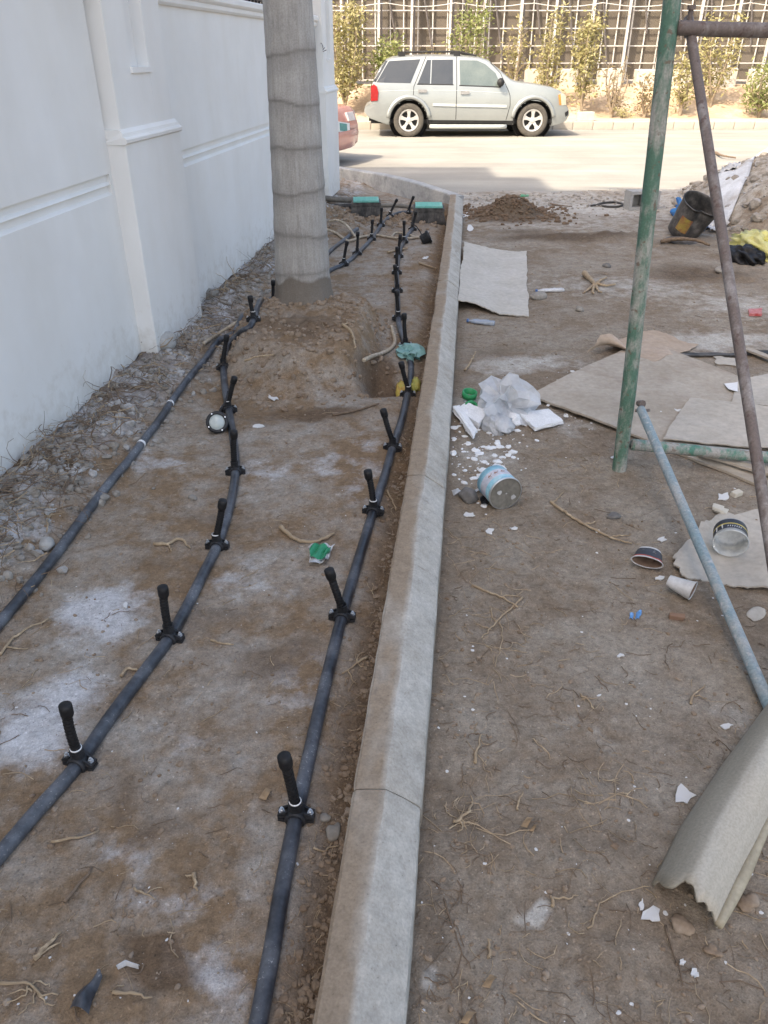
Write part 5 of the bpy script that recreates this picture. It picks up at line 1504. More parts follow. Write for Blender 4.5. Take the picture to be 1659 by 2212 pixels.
# clear plastic tub with a dark label
M_TUB = mat('clear_white_plastic', (0.72, 0.74, 0.73), (0.62, 0.64, 0.63), 20, 0.25, 0.05, trans=0.35, alpha=.85)
M_LBLK = mat('black_print', (0.025, 0.028, 0.04), (0.04, 0.045, 0.06), 18, 0.45, 0)
M_LYEL = mat('yellow_print', (0.62, 0.50, 0.10), (0.55, 0.44, 0.09), 18, 0.45, 0)
M_LWHT = mat('white_print', (0.70, 0.70, 0.70), (0.60, 0.60, 0.60), 18, 0.5, 0)
p = GG(1578, 1164, .080); tub = empty('plastic_tub', p); ax = Vector((.28, .86, .12)).normalized(); lying(tub, p, ax)
tub.location = p - ax * .03
tag(tub, 'clear plastic tub with black and yellow label lying on the cardboard', 'tub')
MB().lathe([(.0635, .0), (.066, .002), (.066, .006), (.062, .008), (.060, .085), (.052, .095), (.0005, .096)], 36, cap=False).build('tub_body', M_TUB, tub, True)
MB().lathe([(.0625, .022), (.0622, .046)], 36, cap=False).build('label_band', M_LBLK, tub, True)
MB().lathe([(.0626, .047), (.0624, .053)], 36, cap=False).build('label_stripe', M_LYEL, tub, True)
MB().lathe([(.0622, .054), (.0618, .078)], 36, cap=False).build('label_band', M_LBLK, tub, True)
upl = tub.rotation_euler.to_matrix().inverted() @ Vector((-.1, -.3, 1)); au = math.atan2(upl.y, upl.x)
def lab_mark(poly, parent, a0, z0, sc, r, m, name='printed_mark'):
    vs = [(r * math.cos(a0 + x * sc / r), r * math.sin(a0 + x * sc / r), z0 + y * sc) for x, y in poly]
    mesh_obj(name, vs, [tuple(range(len(vs)))], m, parent)
for i in range(7):
    x = -3 + i; lab_mark([(x, -.5), (x + .3, -.5), (x + .55, .5), (x + .2, .6)], tub, au, .033, .008, .0632, M_LWHT)
lab_mark([(-1,-1),(1.6,-1),(1.6,1.1),(-1,1.1)], tub, au - .95, .036, .012, .0633, M_LWHT, 'label_patch')
rs = random.Random(8)
for i in range(5):
    vs, fs = lump(.012, .009, .003, 1, .3, i); q = Vector((rs.uniform(-.03, .03), rs.uniform(-.03, .03), .08))
    if i == 0: continue
# crushed black paper cup
M_CUPIN = mat('brown_cup_inside', (0.17, 0.115, 0.085), (0.23, 0.16, 0.12), 20, 0.8, 0.2)
M_CUPRED = mat('red_print', (0.42, 0.08, 0.06), (0.36, 0.07, 0.05), 20, 0.55, 0)
def flat_cup(name, px, py, yaw, r0, r1, h, squash, mats, label, tilt=0.0, dz=None):
    p = GG(px, py, r1 * squash * 1.0 + .012); root = empty(name, p); tag(root, label, 'cup')
    root.rotation_euler = (PI / 2 + tilt, 0, yaw); root.scale = (1, squash, 1)    # local +Z runs along the cup towards the camera side
    for nm, a, b, m in mats:
        ra, rb = r0 + (r1 - r0) * a, r0 + (r1 - r0) * b
        mb = MB(); n = 6
        mb.lathe([(ra + (rb - ra) * i / n, h * (a + (b - a) * i / n)) for i in range(n + 1)], 30, cap=False)
        mb.v = [(v[0] * (1 + .05 * float(vnoise(v[2] * 40, v[1] * 30))), v[1] * (1 + .12 * float(vnoise(v[0] * 45, v[2] * 30, 3))), v[2]) for v in mb.v]
        mb.build(nm, m, root, True)
    mi = MB().lathe([(r1 - .0025, h - .001), (r0 - .002, h * .05), (.0005, h * .05)], 30, cap=False).build('cup_inside', mats[-1][4] if len(mats[-1]) > 4 else M_CUPIN, root, True)
    MB().lathe([(r1 - .003, h - .003), (r1 + .001, h + .002), (r1 + .003, h), (r1 + .001, h - .003)], 30, cap=False).build('cup_rim', M_VINYL, root, True)
    return root
c1 = flat_cup('paper_cup', 1404, 1190, math.radians(-24), .044, .058, .085, .40,
         [('cup_base', 0, .12, M_VINYL), ('cup_sleeve', .12, .82, M_LBLK), ('red_band', .82, .93, M_CUPRED), ('cup_edge', .93, 1.0, M_VINYL)], 'crushed black paper cup with a red band lying on the soil')
for k, (a, z) in enumerate(((1.15, .030), (1.95, .036))):
    for j in range(3):
        vs = [((.0505 + .0022) * math.cos(a + .05 * j + dx), (.0505 + .0022) * math.sin(a + .05 * j + dx) , z + dz) for dx, dz in ((0, -.008), (.02, -.008), (.10, .010), (.075, .010))]
        mesh_obj('printed_mark', vs, [(0, 1, 2, 3)], M_HANDLE, c1)
flat_cup('paper_cup', 1444, 1254, math.radians(52), .024, .040, .090, .80, [('cup_wall', 0, 1.0, M_VINYL)], 'crumpled white paper cup with a stained inside', .05)
# crushed bucket on the spoil heap
M_PAILB = mat('scuffed_black_pail', (0.03, 0.03, 0.032), (0.065, 0.062, 0.06), 10, 0.45, 0.15, c3=(0.14, 0.13, 0.125))
M_PAILY = mat('yellow_red_print', (0.42, 0.34, 0.08), (0.30, 0.10, 0.07), 9, 0.5, 0.05)
p = GG(1487, 517); pail = empty('paint_pail', (p.x, p.y + .22, gz(p.x, p.y + .22) + .02), .3); tag(pail, 'dented black paint pail lying at the foot of the spoil heap', 'pail')
pail.rotation_euler = (math.radians(28), math.radians(10), .2)
rows = []
for i in range(15):
    t = i / 14; r = .165 + .035 * t
    rows.append((r, .36 * t))
mb = MB().lathe(rows + [(.205, .36), (.206, .372), (.199, .372), (.196, .355)] + [(.16 + .035 * t, .355 * t + .01) for t in np.linspace(.95, 0, 8)] + [(.001, .01)], 44, cap=False)
def dent(v):
    a = math.atan2(v[1], v[0]); r = math.hypot(v[0], v[1]); z = v[2]
    k = 1 - .55 * math.exp(-((a + 1.75) / .42) ** 2) * (z / .36) ** 1.2 + .06 * math.exp(-((a + .9) / .3) ** 2) * z / .36 + .02 * float(vnoise(a * 3, z * 14))
    return (v[0] * k, v[1] * k, z - .03 * math.exp(-((a + 1.75) / .45) ** 2) * (z / .36))
mb.v = [dent(v) for v in mb.v]; mb.build('pail_body', M_PAILB, pail, True)
vs = []
for i in range(7):
    for k in range(9):
        a = -2.75 + .75 * k / 8; z = .09 + .16 * i / 6; r = .166 + .035 * z / .36; q = dent((r * math.cos(a), r * math.sin(a), z)); vs.append((q[0] * 1.012, q[1] * 1.012, q[2]))
mesh_obj('pail_print', vs, [(i*9+k, i*9+k+1, (i+1)*9+k+1, (i+1)*9+k) for i in range(6) for k in range(8)], M_PAILY, pail, True)
bpos = GG(1462, 521, .012)
bt = MB(); bt.lathe([(.001, 0), (.17, .0), (.175, .006), (.17, .012), (.001, .010)], 30); lid = bt.build('pail_lid', M_PAILB, None, False); lid.location = GG(1472, 521, .006); lid.scale = (1, .7, 1); lid.rotation_euler = (.12, .05, 0)
tag(lid, 'flat black pail lid on the soil in front of the dented pail', 'lid')

# bottles
M_PET = mat('crushed_clear_bottle', (0.52, 0.58, 0.66), (0.40, 0.46, 0.55), 30, 0.15, 0.2, trans=.35, alpha=.9)
M_CAPB = mat('blue_cap', (0.10, 0.20, 0.42), (0.08, 0.16, 0.36), 20, 0.4, 0)
def bottle(px, py, yaw, ln, r, label, m, sq=.55):
    p = GG(px, py, r * sq); t = empty('plastic_bottle', p, yaw); tag(t, label, 'bottle', 'crushed plastic bottles')
    MX = Matrix.Rotation(PI / 2, 4, 'Y')
    mb = MB().lathe([(.001, -ln/2), (r*.8, -ln/2), (r, -ln*.44)] + [(r * (1 + .05 * (i % 2)), -ln*.44 + ln * .66 * i / 12) for i in range(1, 13)] + [(r*.6, ln*.34), (r*.38, ln*.40), (r*.38, ln*.43)], 20, MX, cap=False)
    mb.v = [(v[0], v[1] * (1 + .15 * float(vnoise(v[0] * 30, v[2] * 30))), v[2] * sq * (1 + .3 * float(vnoise(v[0] * 40, v[1] * 30, 2)))) for v in mb.v]
    mb.build('bottle_body', m, t, True)
    MB().lathe([(r*.42, ln*.42), (r*.42, ln*.49), (.001, ln*.49)], 14, MX).build('bottle_cap', M_CAPB, t, True)
bottle(1038, 695, math.radians(160), .21, .030, 'crushed clear bottle lying before the board against the kerb', M_PET)
bottle(1187, 627, math.radians(185), .24, .026, 'flat pale bottle lying right of the board against the kerb', mat('milky_bottle', (.6, .6, .61), (.52, .52, .53), 20, .3, .1))
# foam, bag and green rings pile next to the kerb
M_FOAM = mat('white_foam', (0.80, 0.81, 0.82), (0.72, 0.73, 0.74), 16, 0.85, 0.3, 0.004, fine=160, spec=.15)
M_BAG = mat('milky_plastic_bag', (0.76, 0.78, 0.80), (0.68, 0.70, 0.73), 9, 0.3, 0.35, 0.012, trans=.3, alpha=.72, fine=24)
def foam_slab(c1_, c2_, c3_, c4_, th, label, base=.012, seed=0, tilt=(0, 0, 0, 0)):
    ps = [GG(*c, base + th) for c in (c1_, c2_, c3_, c4_)]
    rs = random.Random(seed); bm = bmesh.new(); vv = []
    for i, q in enumerate(ps): vv.append(bm.verts.new((q.x, q.y, q.z + tilt[i])))
    lo = [bm.verts.new((v.co.x, v.co.y, v.co.z - th)) for v in vv]
    bm.faces.new(vv); bm.faces.new(lo[::-1])
    for i in range(4): bm.faces.new((vv[i], vv[(i+1)%4], lo[(i+1)%4], lo[i]))
    bmesh.ops.subdivide_edges(bm, edges=bm.edges[:], cuts=5, use_grid_fill=True)
    for v in bm.verts: v.co += Vector((rs.gauss(0, .0022), rs.gauss(0, .0022), rs.gauss(0, .0015)))
    return tag(bm_obj('foam_slab', bm, M_FOAM), label, 'foam', 'broken foam packing by the kerb')
foam_slab((978,878), (992,874), (1031,926), (1022,941), .020, 'long narrow white foam strip lying against the kerb', .03, 1)
foam_slab((1119,890), (1185,882), (1217,908), (1156,923), .022, 'flat white foam slab right of the bag, beside the plywood corner', .010, 2)
foam_slab((990,880), (1008,872), (1056,892), (1034,914), .026, 'thick broken white foam block in front of the green rings', .012, 3, (.0, .01, .01, -.005))
def ring(px, py, r, h, label, dz=0.0, rot=(0.25, 0.1, 0)):
    p = GG(px, py, dz); o = MB().lathe([(r-.008, 0), (r, 0), (r+.001, h), (r-.008, h), (r-.008, 0)], 36, cap=False).build('plastic_ring', mat('bright_green_plastic', (0.02, 0.27, 0.10), (0.03, 0.32, 0.13), 20, .4, .05), None, True)
    o.location = p; o.rotation_euler = rot; return tag(o, label, 'ring', 'green plastic rings')
ring(1013, 858, .042, .036, 'bright green plastic ring standing behind the foam', .022, (.15, .1, 0))
ring(1017, 882, .034, .026, 'green plastic ring half buried in the foam pile', .02, (.5, -.2, .3))
def crumple(name, pxs, hgt, m, label, cat, seed, sub=4, rough=.55, flat=.3, freq=2.2, wid=None, group=None, smooth=True):
    ps = [GG(*q) for q in pxs]; c = sum(ps, Vector()) / len(ps)
    rx = max(abs(p.x - c.x) for p in ps); ry = max(abs(p.y - c.y) for p in ps)
    vs, fs = ico(sub); rs = random.Random(seed); o_ = [rs.uniform(-40, 40) for _ in range(2)]; out = []
    for v in vs:
        n = abs(float(fbm(v.x * freq + o_[0] + v.z, v.y * freq + o_[1] - v.z, 1.0, 3, seed)))
        k = 1 - rough * .5 + rough * (1 - 2 * n)
        z = max(v.z, -flat) * hgt * k
        out.append((v.x * rx * k, v.y * ry * k, z))
    zmin = min(v[2] for v in out)
    o = mesh_obj(name, [(a, b, z - zmin) for a, b, z in out], fs, m, None, smooth)
    o.location = (c.x, c.y, gz(c.x, c.y) - .003); return tag(o, label, cat, group)
crumple('plastic_bag', [(1040,896),(1075,860),(1140,885),(1100,910)], .10, M_BAG, 'crumpled milky plastic bag on the foam pile beside the kerb', 'bag', 5, 3, rough=1.1, smooth=False)
crumple('plastic_bag', [(1045,922),(1085,915),(1100,930),(1070,940)], .05, M_BAG, 'small torn plastic bag scrap in front of the foam pile', 'bag', 6, rough=.7)
for i, (x, y, w, l) in enumerate([(1045,905,34,'rough foam lump on the right of the thick foam block'), (1082,925,40,'dirty white foam lump at the front of the foam pile'), (1005,905,26,'small foam lump wedged behind the narrow foam strip'), (1110,912,30,'foam lump between the bag and the flat foam slab')]):
    crumple('foam_chunk', [(x-w/2,y),(x,y-w*.3),(x+w/2,y),(x,y+w*.3)], .035, M_FOAM, l, 'foam', 60 + i, 2, group='broken foam packing by the kerb', smooth=False)
crumple('foam_chunk', [(1115,870),(1150,872),(1152,885),(1120,882)], .035, M_FOAM, 'rough white foam chunk right of the bag under the plywood corner', 'foam', 9)
# other litter
M_TQ = mat('turquoise_bag', (0.22, 0.46, 0.44), (0.30, 0.54, 0.50), 14, .3, .3, .006, trans=.2, alpha=.9)
crumple('plastic_bag', [(862,764),(885,755),(910,768),(890,782)], .032, M_TQ, 'torn turquoise plastic bag under the right pipe', 'bag', 11, 3, rough=1.1, smooth=False)
M_YEL = mat('yellow_peel', (0.50, 0.42, 0.08), (0.55, 0.30, 0.06), 20, .6, .2)
crumple('fruit_peel', [(855,850),(866,846),(882,860),(872,865)], .03, M_YEL, 'yellow peel left of the right pipe clamp', 'peel', 12, 3)
crumple('fruit_peel', [(888,842),(900,833),(907,836),(898,850)], .04, mat('green_peel', (.36, .38, .10), (.42, .34, .08), 20, .6, .2), 'yellow-green leaf scrap right of the right pipe clamp', 'peel', 13, 3)
M_GBAG = mat('green_wrapper_print', (0.02, 0.24, 0.12), (0.03, 0.30, 0.15), 20, .35, .1)
wr = sheet('wrapper', [(668,1188),(690,1180),(722,1184)], [(672,1222),(700,1226),(714,1208)], .0012, M_BAG, 'green and white printed wrapper on the soil between the pipes', 'wrapper', n=24, mr=16, lift=lambda u, v: .008 + .016 * abs(math.sin(u * 7 + v * 4)), rag=.03, seed=21)
gp = sheet('green_print', [(668,1194),(690,1185),(716,1196)], [(672,1216),(698,1222),(710,1206)], .0008, M_GBAG, None, None, n=20, mr=14, lift=lambda u, v: .016 + .016 * abs(math.sin(u * 7 + v * 4)), seed=22)
for k in ('label', 'category'):
    if k in gp: del gp[k]
gp.parent = wr
sheet('wrapper', [(1358,1324),(1384,1322)], [(1358,1336),(1382,1338)], .001, mat('blue_wrapper', (.08, .28, .60), (.20, .40, .70), 60, .35, .1), 'small blue wrapper on the soil left of the brick piece', 'wrapper', n=12, mr=8, lift=lambda u, v: .006 * math.sin(u * 9), rag=.015, seed=23)
sheet('plastic_strip', [(976,1062),(1000,1066),(1035,1060)], [(978,1074),(1005,1070),(1036,1066)], .001, M_BAG, 'torn milky plastic strip under the round stone by the kerb', 'plastic', n=24, mr=8, lift=lambda u, v: .004 + .014 * abs(math.sin(u * 8)), rag=.01, seed=24)
sheet('plastic_scrap', [(1035,1080),(1075,1078)], [(1040,1096),(1070,1090)], .0015, M_BLACK, 'black plastic scrap under the blue paint tin', 'plastic', n=18, mr=8, lift=lambda u, v: .004 + .012 * abs(math.sin(u * 6 + v * 4)), rag=.012, seed=25)
sheet('plastic_scrap', [(158,2188),(190,2140),(226,2106)], [(196,2202),(212,2160),(232,2122)], .0015, M_PIPE, 'curled black plastic scrap on the soil at the lower left', 'plastic', n=24, mr=10, lift=lambda u, v: .004 + .022 * math.sin(v * PI) + .006 * math.sin(u * 8), rag=.012, seed=26)
sheet('plastic_scrap', [(254,2098),(275,2084),(305,2095)], [(258,2104),(276,2095),(302,2102)], .0015, M_VINYL, 'small curved grey plastic scrap above the black one', 'plastic', n=20, mr=6, lift=lambda u, v: .004 + .010 * math.sin(v * PI), seed=27)
sheet('drinks_can', [(1615,675),(1645,673)], [(1617,685),(1645,686)], .02, mat('red_can', (.42, .06, .06), (.5, .2, .2), 30, .35, .05), 'flattened red can at the right edge beyond the boards', 'can', n=10, mr=6, seed=28, rag=.01)
crumple('plastic_bag', [(1600,545),(1635,530),(1672,545),(1640,565)], .12, mat('yellow_bag', (.55, .52, .16), (.62, .58, .28), 12, .4, .3, .01), 'yellow plastic bag at the foot of the spoil heap, right edge', 'bag', 31, rough=.8)
crumple('plastic_bag', [(1578,562),(1605,550),(1628,556),(1610,572)], .08, M_BLACK, 'black plastic bag beside the yellow one at the right edge', 'bag', 32, rough=.8)
crumple('tarpaulin', [(1462,455),(1490,448),(1518,445),(1490,457)], .16, mat('bright_blue_tarp', (.03, .20, .55), (.05, .28, .65), 12, .5, .3, .01), 'bright blue tarpaulin scrap behind the dented pail', 'tarpaulin', 33, rough=.9)
sheet('plastic_scrap', [(1126,417),(1142,417)], [(1124,422),(1142,422)], .01, M_GBAG, 'bright green scrap on the shaded road edge beyond the soil pile', 'plastic', n=8, mr=5, seed=35)
sheet('paper_scrap', [(1355,432),(1378,430)], [(1357,438),(1376,438)], .01, M_BAG, 'pale plastic scrap beside the hollow block', 'plastic', n=10, mr=6, rag=.02, lift=lambda u, v: .02 * math.sin(u * 5), seed=36)
# hollow block and wire loop
M_CBLK = mat('grey_hollow_block', (0.38, 0.375, 0.36), (0.33, 0.325, 0.31), 8, .92, .5, .006, fine=70)
p = GG(1372, 455); blk = empty('hollow_block', (p.x + .10, p.y + .12, p.z), .12); tag(blk, 'grey hollow concrete block standing beyond the green post', 'concrete block')
mb = MB(); W_, D_, H_ = .38, .20, .22
mb.box(-W_/2, W_/2, -D_/2, D_/2, 0, .035); mb.box(-W_/2, W_/2, -D_/2, D_/2, H_-.035, H_)
mb.box(-W_/2, W_/2, D_/2-.03, D_/2-.002, .036, H_-.036)
mb.build('block_shell', M_CBLK, blk)
for x in (-W_/2 + .0152, 0, W_/2 - .0152): MB().box(x - .015, x + .015, -D_/2 + .002, D_/2 - .031, .036, H_ - .036).build('block_web', M_CBLK, blk)
M_WIRE = mat('dark_cable', (0.04, 0.037, 0.033), (0.07, 0.065, 0.06), 20, .6, .1)
conduit([(1276,444),(1290,443),(1310,446),(1335,446),(1345,441),(1330,437),(1305,438),(1290,442),(1302,438)], .013, 'loop of dark cable on the shaded ground before the road', ribbed=False, m=M_WIRE, name='cable_loop', group=None)
# old palm leaf sheath in the foreground
def sheath_material():
    m, nt, b = nmat('dry_leaf_sheath')
    tc = nt.nodes.new('ShaderNodeTexCoord')
    mp = nt.nodes.new('ShaderNodeMapping'); mp.inputs['Rotation'].default_value = (0, 0, math.radians(24)); mp.inputs['Scale'].default_value = (1, .1, 1); lk(nt, tc.outputs['Object'], mp.inputs[0])
    cb = nt.nodes.new('ShaderNodeCombineXYZ'); lk(nt, attr(nt, 'across'), cb.inputs[0]); lk(nt, attr(nt, 'along'), cb.inputs[1])
    n1 = noise(nt, 26, 5, .6, vec=cb.outputs[0]); n2 = noise(nt, 5, 4, .6, vec=cb.outputs[0]); n3 = noise(nt, 150, 2, .6)
    c = ramp(nt, n1.outputs['Fac'], [(.25, (.40, .365, .30)), (.55, (.435, .40, .335)), (.8, (.47, .435, .37))])
    r = ramp(nt, attr(nt, 'band'), [(0.0, (1, 1, 1)), (1.0, (.66, .66, .64))]); k = mixc(nt, 1, c.outputs[0], r.outputs[0], 'MULTIPLY')
    s = ramp(nt, n2.outputs['Fac'], [(.62, 0.0), (.78, .45)]); k = mixc(nt, s.outputs[0], k, (.20, .215, .16))
    g = ramp(nt, n3.outputs['Fac'], [(.3, .86), (.7, 1.1)]); k = mixc(nt, 1, k, g.outputs[0], 'MULTIPLY')
    lk(nt, k, b.inputs['Base Color']); b.inputs['Roughness'].default_value = .8; bump(nt, b, n1.outputs['Fac'], .2, .003); return m
A = resample([GG(1409,1925), GG(1470,1800), GG(1560,1665), GG(1659,1530), GG(1800,1370)], 40)
Bp = resample([GG(1546,2014), GG(1595,1925), GG(1640,1830), GG(1700,1700), GG(1900,1470)], 40)
vs = []; band = []; acr = []; alo = []; NR = 26
for i in range(40):
    u = i / 39
    for k in range(NR):
        t = k / (NR - 1); p = A[i].lerp(Bp[i], t); arch = math.sin(min(1, t * 1.04) * PI) ** .62
        acr.append(t * .6); alo.append(u * .16)
        h = (.085 + .02 * u) * arch * (1 + .06 * float(vnoise(u * 9, t * 3, 9)))
        if t > .86: h = max(h, .012)
        jag = (.05 * float(fbm(t * 2.2, 1.3, 2, 3, 401)) - .012) * max(0, 1 - u * 16)
        d = (A[1] - A[0]).normalized()
        vs.append(Vector((p.x, p.y, gz(p.x, p.y) + .012 + h)) + d * jag); band.append(float((1 - sstep(.40, .50, t + .04 * math.sin(u * 5))) * sstep(-.3, .15, t)))
fs = [(i*NR+k, (i+1)*NR+k, (i+1)*NR+k+1, i*NR+k+1) for i in range(39) for k in range(NR-1)]
sh = mesh_obj('palm_sheath', vs, fs, sheath_material(), None, True)
for nm, arr in (('band', band), ('across', acr), ('along', alo)):
    at = sh.data.attributes.new(nm, 'FLOAT', 'POINT'); at.data.foreach_set('value', arr)
md = sh.modifiers.new('thick', 'SOLIDIFY'); md.thickness = .007; md.offset = -1
tag(sh, 'dry curled grey palm leaf sheath lying at the lower right', 'palm sheath')
lip = catmull([GG(1552,2000,.035), GG(1600,1905,.04), GG(1642,1815,.04), GG(1700,1690,.045)], 8)
MB().tube(lip, [.006 + .008 * math.sin(PI * min(1, .15 + i / len(lip))) for i in range(len(lip))], 8).build('rolled_edge', mat('tan_sheath_edge', (.42, .375, .28), (.36, .315, .23), 12, .8, .2), sh, True)

# ================================================================== STONES, CHIPS, TWIGS
M_STONE = mat('grey_brown_stone', (0.24, 0.22, 0.195), (0.31, 0.29, 0.26), 18, .9, .4, .004)
M_STONED = mat('dark_stone', (0.13, 0.125, 0.12), (0.19, 0.18, 0.17), 18, .85, .4, .004)
M_PLAST = mat('white_plaster_chip', (0.70, 0.70, 0.70), (0.58, 0.57, 0.55), 60, .85, .3, .002)
M_TILE = mat('cream_tile_chip', (0.58, 0.54, 0.46), (0.50, 0.46, 0.39), 20, .8, .2, .002)
M_BRICK = mat('brown_brick', (0.27, 0.165, 0.11), (0.22, 0.14, 0.10), 30, .9, .4, .003)
M_CLOD = mat('soil_clod', (0.21, 0.15, 0.105), (0.27, 0.205, 0.15), 7, .95, .4, .003, c3=(0.32, 0.26, 0.205), spec=.1)
def stone(px, py, wpx, label, m=M_STONE, sy=.8, sz=.6, seed=0, name='stone', cat='stone', rough=.35):
    p = GG(px, py); r = wpx * (p - Vector((0, 0, CAMZ))).length / F_PX / 2 * .95
    vs, fs = lump(r, r * sy, r * sz, 3, rough, seed, 1.3)
    o = mesh_obj(name, vs, fs, m, None, True); o.location = p + Vector((0, 0, r * sz * .45)); o.rotation_euler = (0, 0, seed * 1.7)
    return tag(o, label, cat)
stone(1011, 1078, 48, 'round grey stone on the plastic strip beside the kerb', M_STONED, .85, .75, 1)
stone(1326, 1117, 34, 'flat dark stone below the sloping tube top, left of the black cup', M_STONED, .6, .4, 2)
stone(1252, 672, 20, 'small grey stone in front of the flat pale bottle', M_STONE, .8, .7, 3)
stone(1162, 645, 44, 'grey concrete lump beside the board that leans on the kerb', M_STONE, .6, .45, 4)
stone(417, 1078, 20, 'small grey stone between the left and middle pipes', M_STONE, .8, .7, 5)
stone(1635, 1328, 60, 'flat tan clod at the right edge under the grey cardboard', M_CARD, .5, .12, 6)
stone(1470, 1850 + 150, 0.1 + 40, 'brown soil clod beside the ragged end of the palm sheath', M_CLOD, .8, .5, 7, rough=.7)
stone(1611, 1948, 46, 'soil clod right of the palm sheath', M_CLOD, .8, .35, 8, rough=.7)
stone(1540, 2055, 30, 'small soil clod at the lower right corner', M_CLOD, .8, .5, 9, rough=.7)
stone(720, 1800, 40, 'grey stone beside the nearest clamp of the right pipe', M_STONE, .8, .6, 10)
stone(702, 1770, 26, 'smaller grey stone above the one beside the nearest right clamp', M_STONE, .8, .6, 11)
stone(355, 745, 60, 'broken grey concrete lump at the foot of the wall pilaster', mat('broken_concrete', (.42, .41, .39), (.33, .32, .30), 14, .95, .5, .006), .9, .7, 12, cat='concrete')
stone(327, 745, 44, 'rough concrete lump tucked against the wall foot by the pilaster', MATS['broken_concrete'], .9, .8, 13, cat='concrete')
stone(398, 700, 34, 'dark stone in the rubble bank just past the pilaster', M_STONED, .9, .7, 14)
stone(455, 642, 40, 'grey rubble stone in the bank left of the palm', M_STONE, .9, .7, 15)
stone(100, 1180, 46, 'grey rubble lump between the wall foot and the left pipe', MATS['broken_concrete'], .7, .5, 16)
stone(215, 1080, 40, 'broken rubble lump under the left pipe by the hanging roots', M_STONE, .8, .5, 17)
stone(1310, 577, 16, 'tiny dark stone before the disturbed dark soil', M_STONED, .8, .7, 18)
stone(1558, 587, 30, 'soil lump left of the black plastic bag', M_STONE, .8, .5, 19)
def brickbit(px, py, sx, sy, sz, rz, m, label, name, cat, tilt=(0, 0), lift=0.0):
    p = GG(px, py, sz / 2 + lift); o = bev_box(name, (sx, sy, sz), m, None, p, (tilt[0], tilt[1], rz), bev=.002, seg=1, jit=.004); return tag(o, label, cat)
brickbit(1462, 1332, .050, .024, .018, -.2, M_BRICK, 'small brown brick piece right of the blue wrapper', 'brick_piece', 'brick')
brickbit(1558, 1104, .052, .044, .014, -.5, M_TILE, 'lower cream tile piece on the edge of the grey cardboard', 'tile_piece', 'tile')
brickbit(1552, 1098, .050, .042, .014, -.4, M_TILE, 'upper cream tile piece leaning on the lower one', 'tile_piece', 'tile', (0, .12), .014)
brickbit(1592, 1066, .046, .032, .022, .4, M_TILE, 'cream tile chip beyond the stacked tile pieces', 'tile_piece', 'tile')
def chip(px, py, wpx, hpx, label, m=M_PLAST, seed=0, th=.005, name='plaster_chip', cat='plaster', lift=.004, tilt=0.0):
    rs = random.Random(seed); n = rs.randint(9, 13); pts = []
    for k in range(n):
        a = 2 * PI * k / n + rs.uniform(-.2, .2); q = rs.uniform(.45, 1.15); pts.append(GG(px + wpx / 2 * q * math.cos(a), py + hpx / 2 * q * math.sin(a), lift))
    c = sum(pts, Vector()) / n; zb = gz(c.x, c.y) + lift * .4
    top = [Vector((p.x, p.y, zb + th + tilt * (p.y - c.y) * 0 + rs.uniform(0, .003) + abs(tilt) * (p.x - c.x + .02))) - c for p in pts]
    bot = [Vector((v.x, v.y, v.z - th)) for v in top]
    o = mesh_obj(name, top + bot, [tuple(range(n-1, -1, -1)), tuple(range(n, 2*n))] + [(i, (i+1) % n, n + (i+1) % n, n + i) for i in range(n)], m)
    o.location = c; return tag(o, label, cat)
for i, a in enumerate([
    (1480, 1718, 48, 50, 'pale torn white flake on bare soil left of the palm sheath'),
    (1408, 1978, 42, 40, 'larger white plaster flake touching the ragged end of the sheath'),
    (1386, 1956, 18, 26, 'small white plaster flake beside the ragged end of the sheath'),
    (1570, 1568, 30, 16, 'wedge-shaped white chip above the palm sheath'),
    (1500, 2103, 24, 20, 'white plaster chip at the lower right below the sheath'),
    (1474, 2080, 16, 14, 'tiny white plaster chip next to the long thin twig at the lower right'),
    (1013, 1112, 28, 14, 'white flake on the soil below the round stone'),
    (1058, 1148, 22, 16, 'white flake on the soil between the tin and the root tangle'),
    (1110, 1142, 18, 8, 'thin pale chip right of the flake below the tin'),
    (1563, 1075, 30, 20, 'torn white foam piece beside the cream tile chip'),
    (1430, 1166, 20, 14, 'white chip behind the black paper cup'),
    (1424, 1250, 26, 10, 'thin white chip left of the crumpled white cup'),
    (588, 851, 24, 16, 'white paper scrap on the soil below the palm mound'),
    (559, 921, 26, 10, 'white chip on the soil right of the round spot lamp'),
    (733, 651, 24, 8, 'white chip on the soil just right of the palm foot'),
    (920, 557, 16, 8, 'white chip on the soil near the kerb beyond the palm'),
    (272, 1308, 12, 12, 'tiny white chip near the middle pipe on the left'),
    (1340, 1416, 18, 8, 'small white chip in open soil at the centre right'),
    (1015, 492, 20, 22, 'white paper lump on the soil at the kerb near the soil pile'),
    (1005, 462, 22, 16, 'white triangular chip beside the far end of the kerb'),
    (1330, 988, 22, 10, 'oval white chip left of the green post foot'),
    (1040, 1018, 26, 12, 'grey paper flake just above the blue tin'),
    (1290, 1148, 14, 8, 'small white chip near the long dry root'),
]): chip(*a, seed=i + 1, th=.004 if a[2] < 40 else .003)
M_ROOT = mat('pale_root', (0.42, 0.32, 0.21), (0.33, 0.245, 0.16), 30, .85, .3, .002, c3=(0.48, 0.38, 0.26))
M_ROOTD = mat('dark_twig', (0.15, 0.105, 0.075), (0.20, 0.145, 0.10), 30, .85, .3, .002)
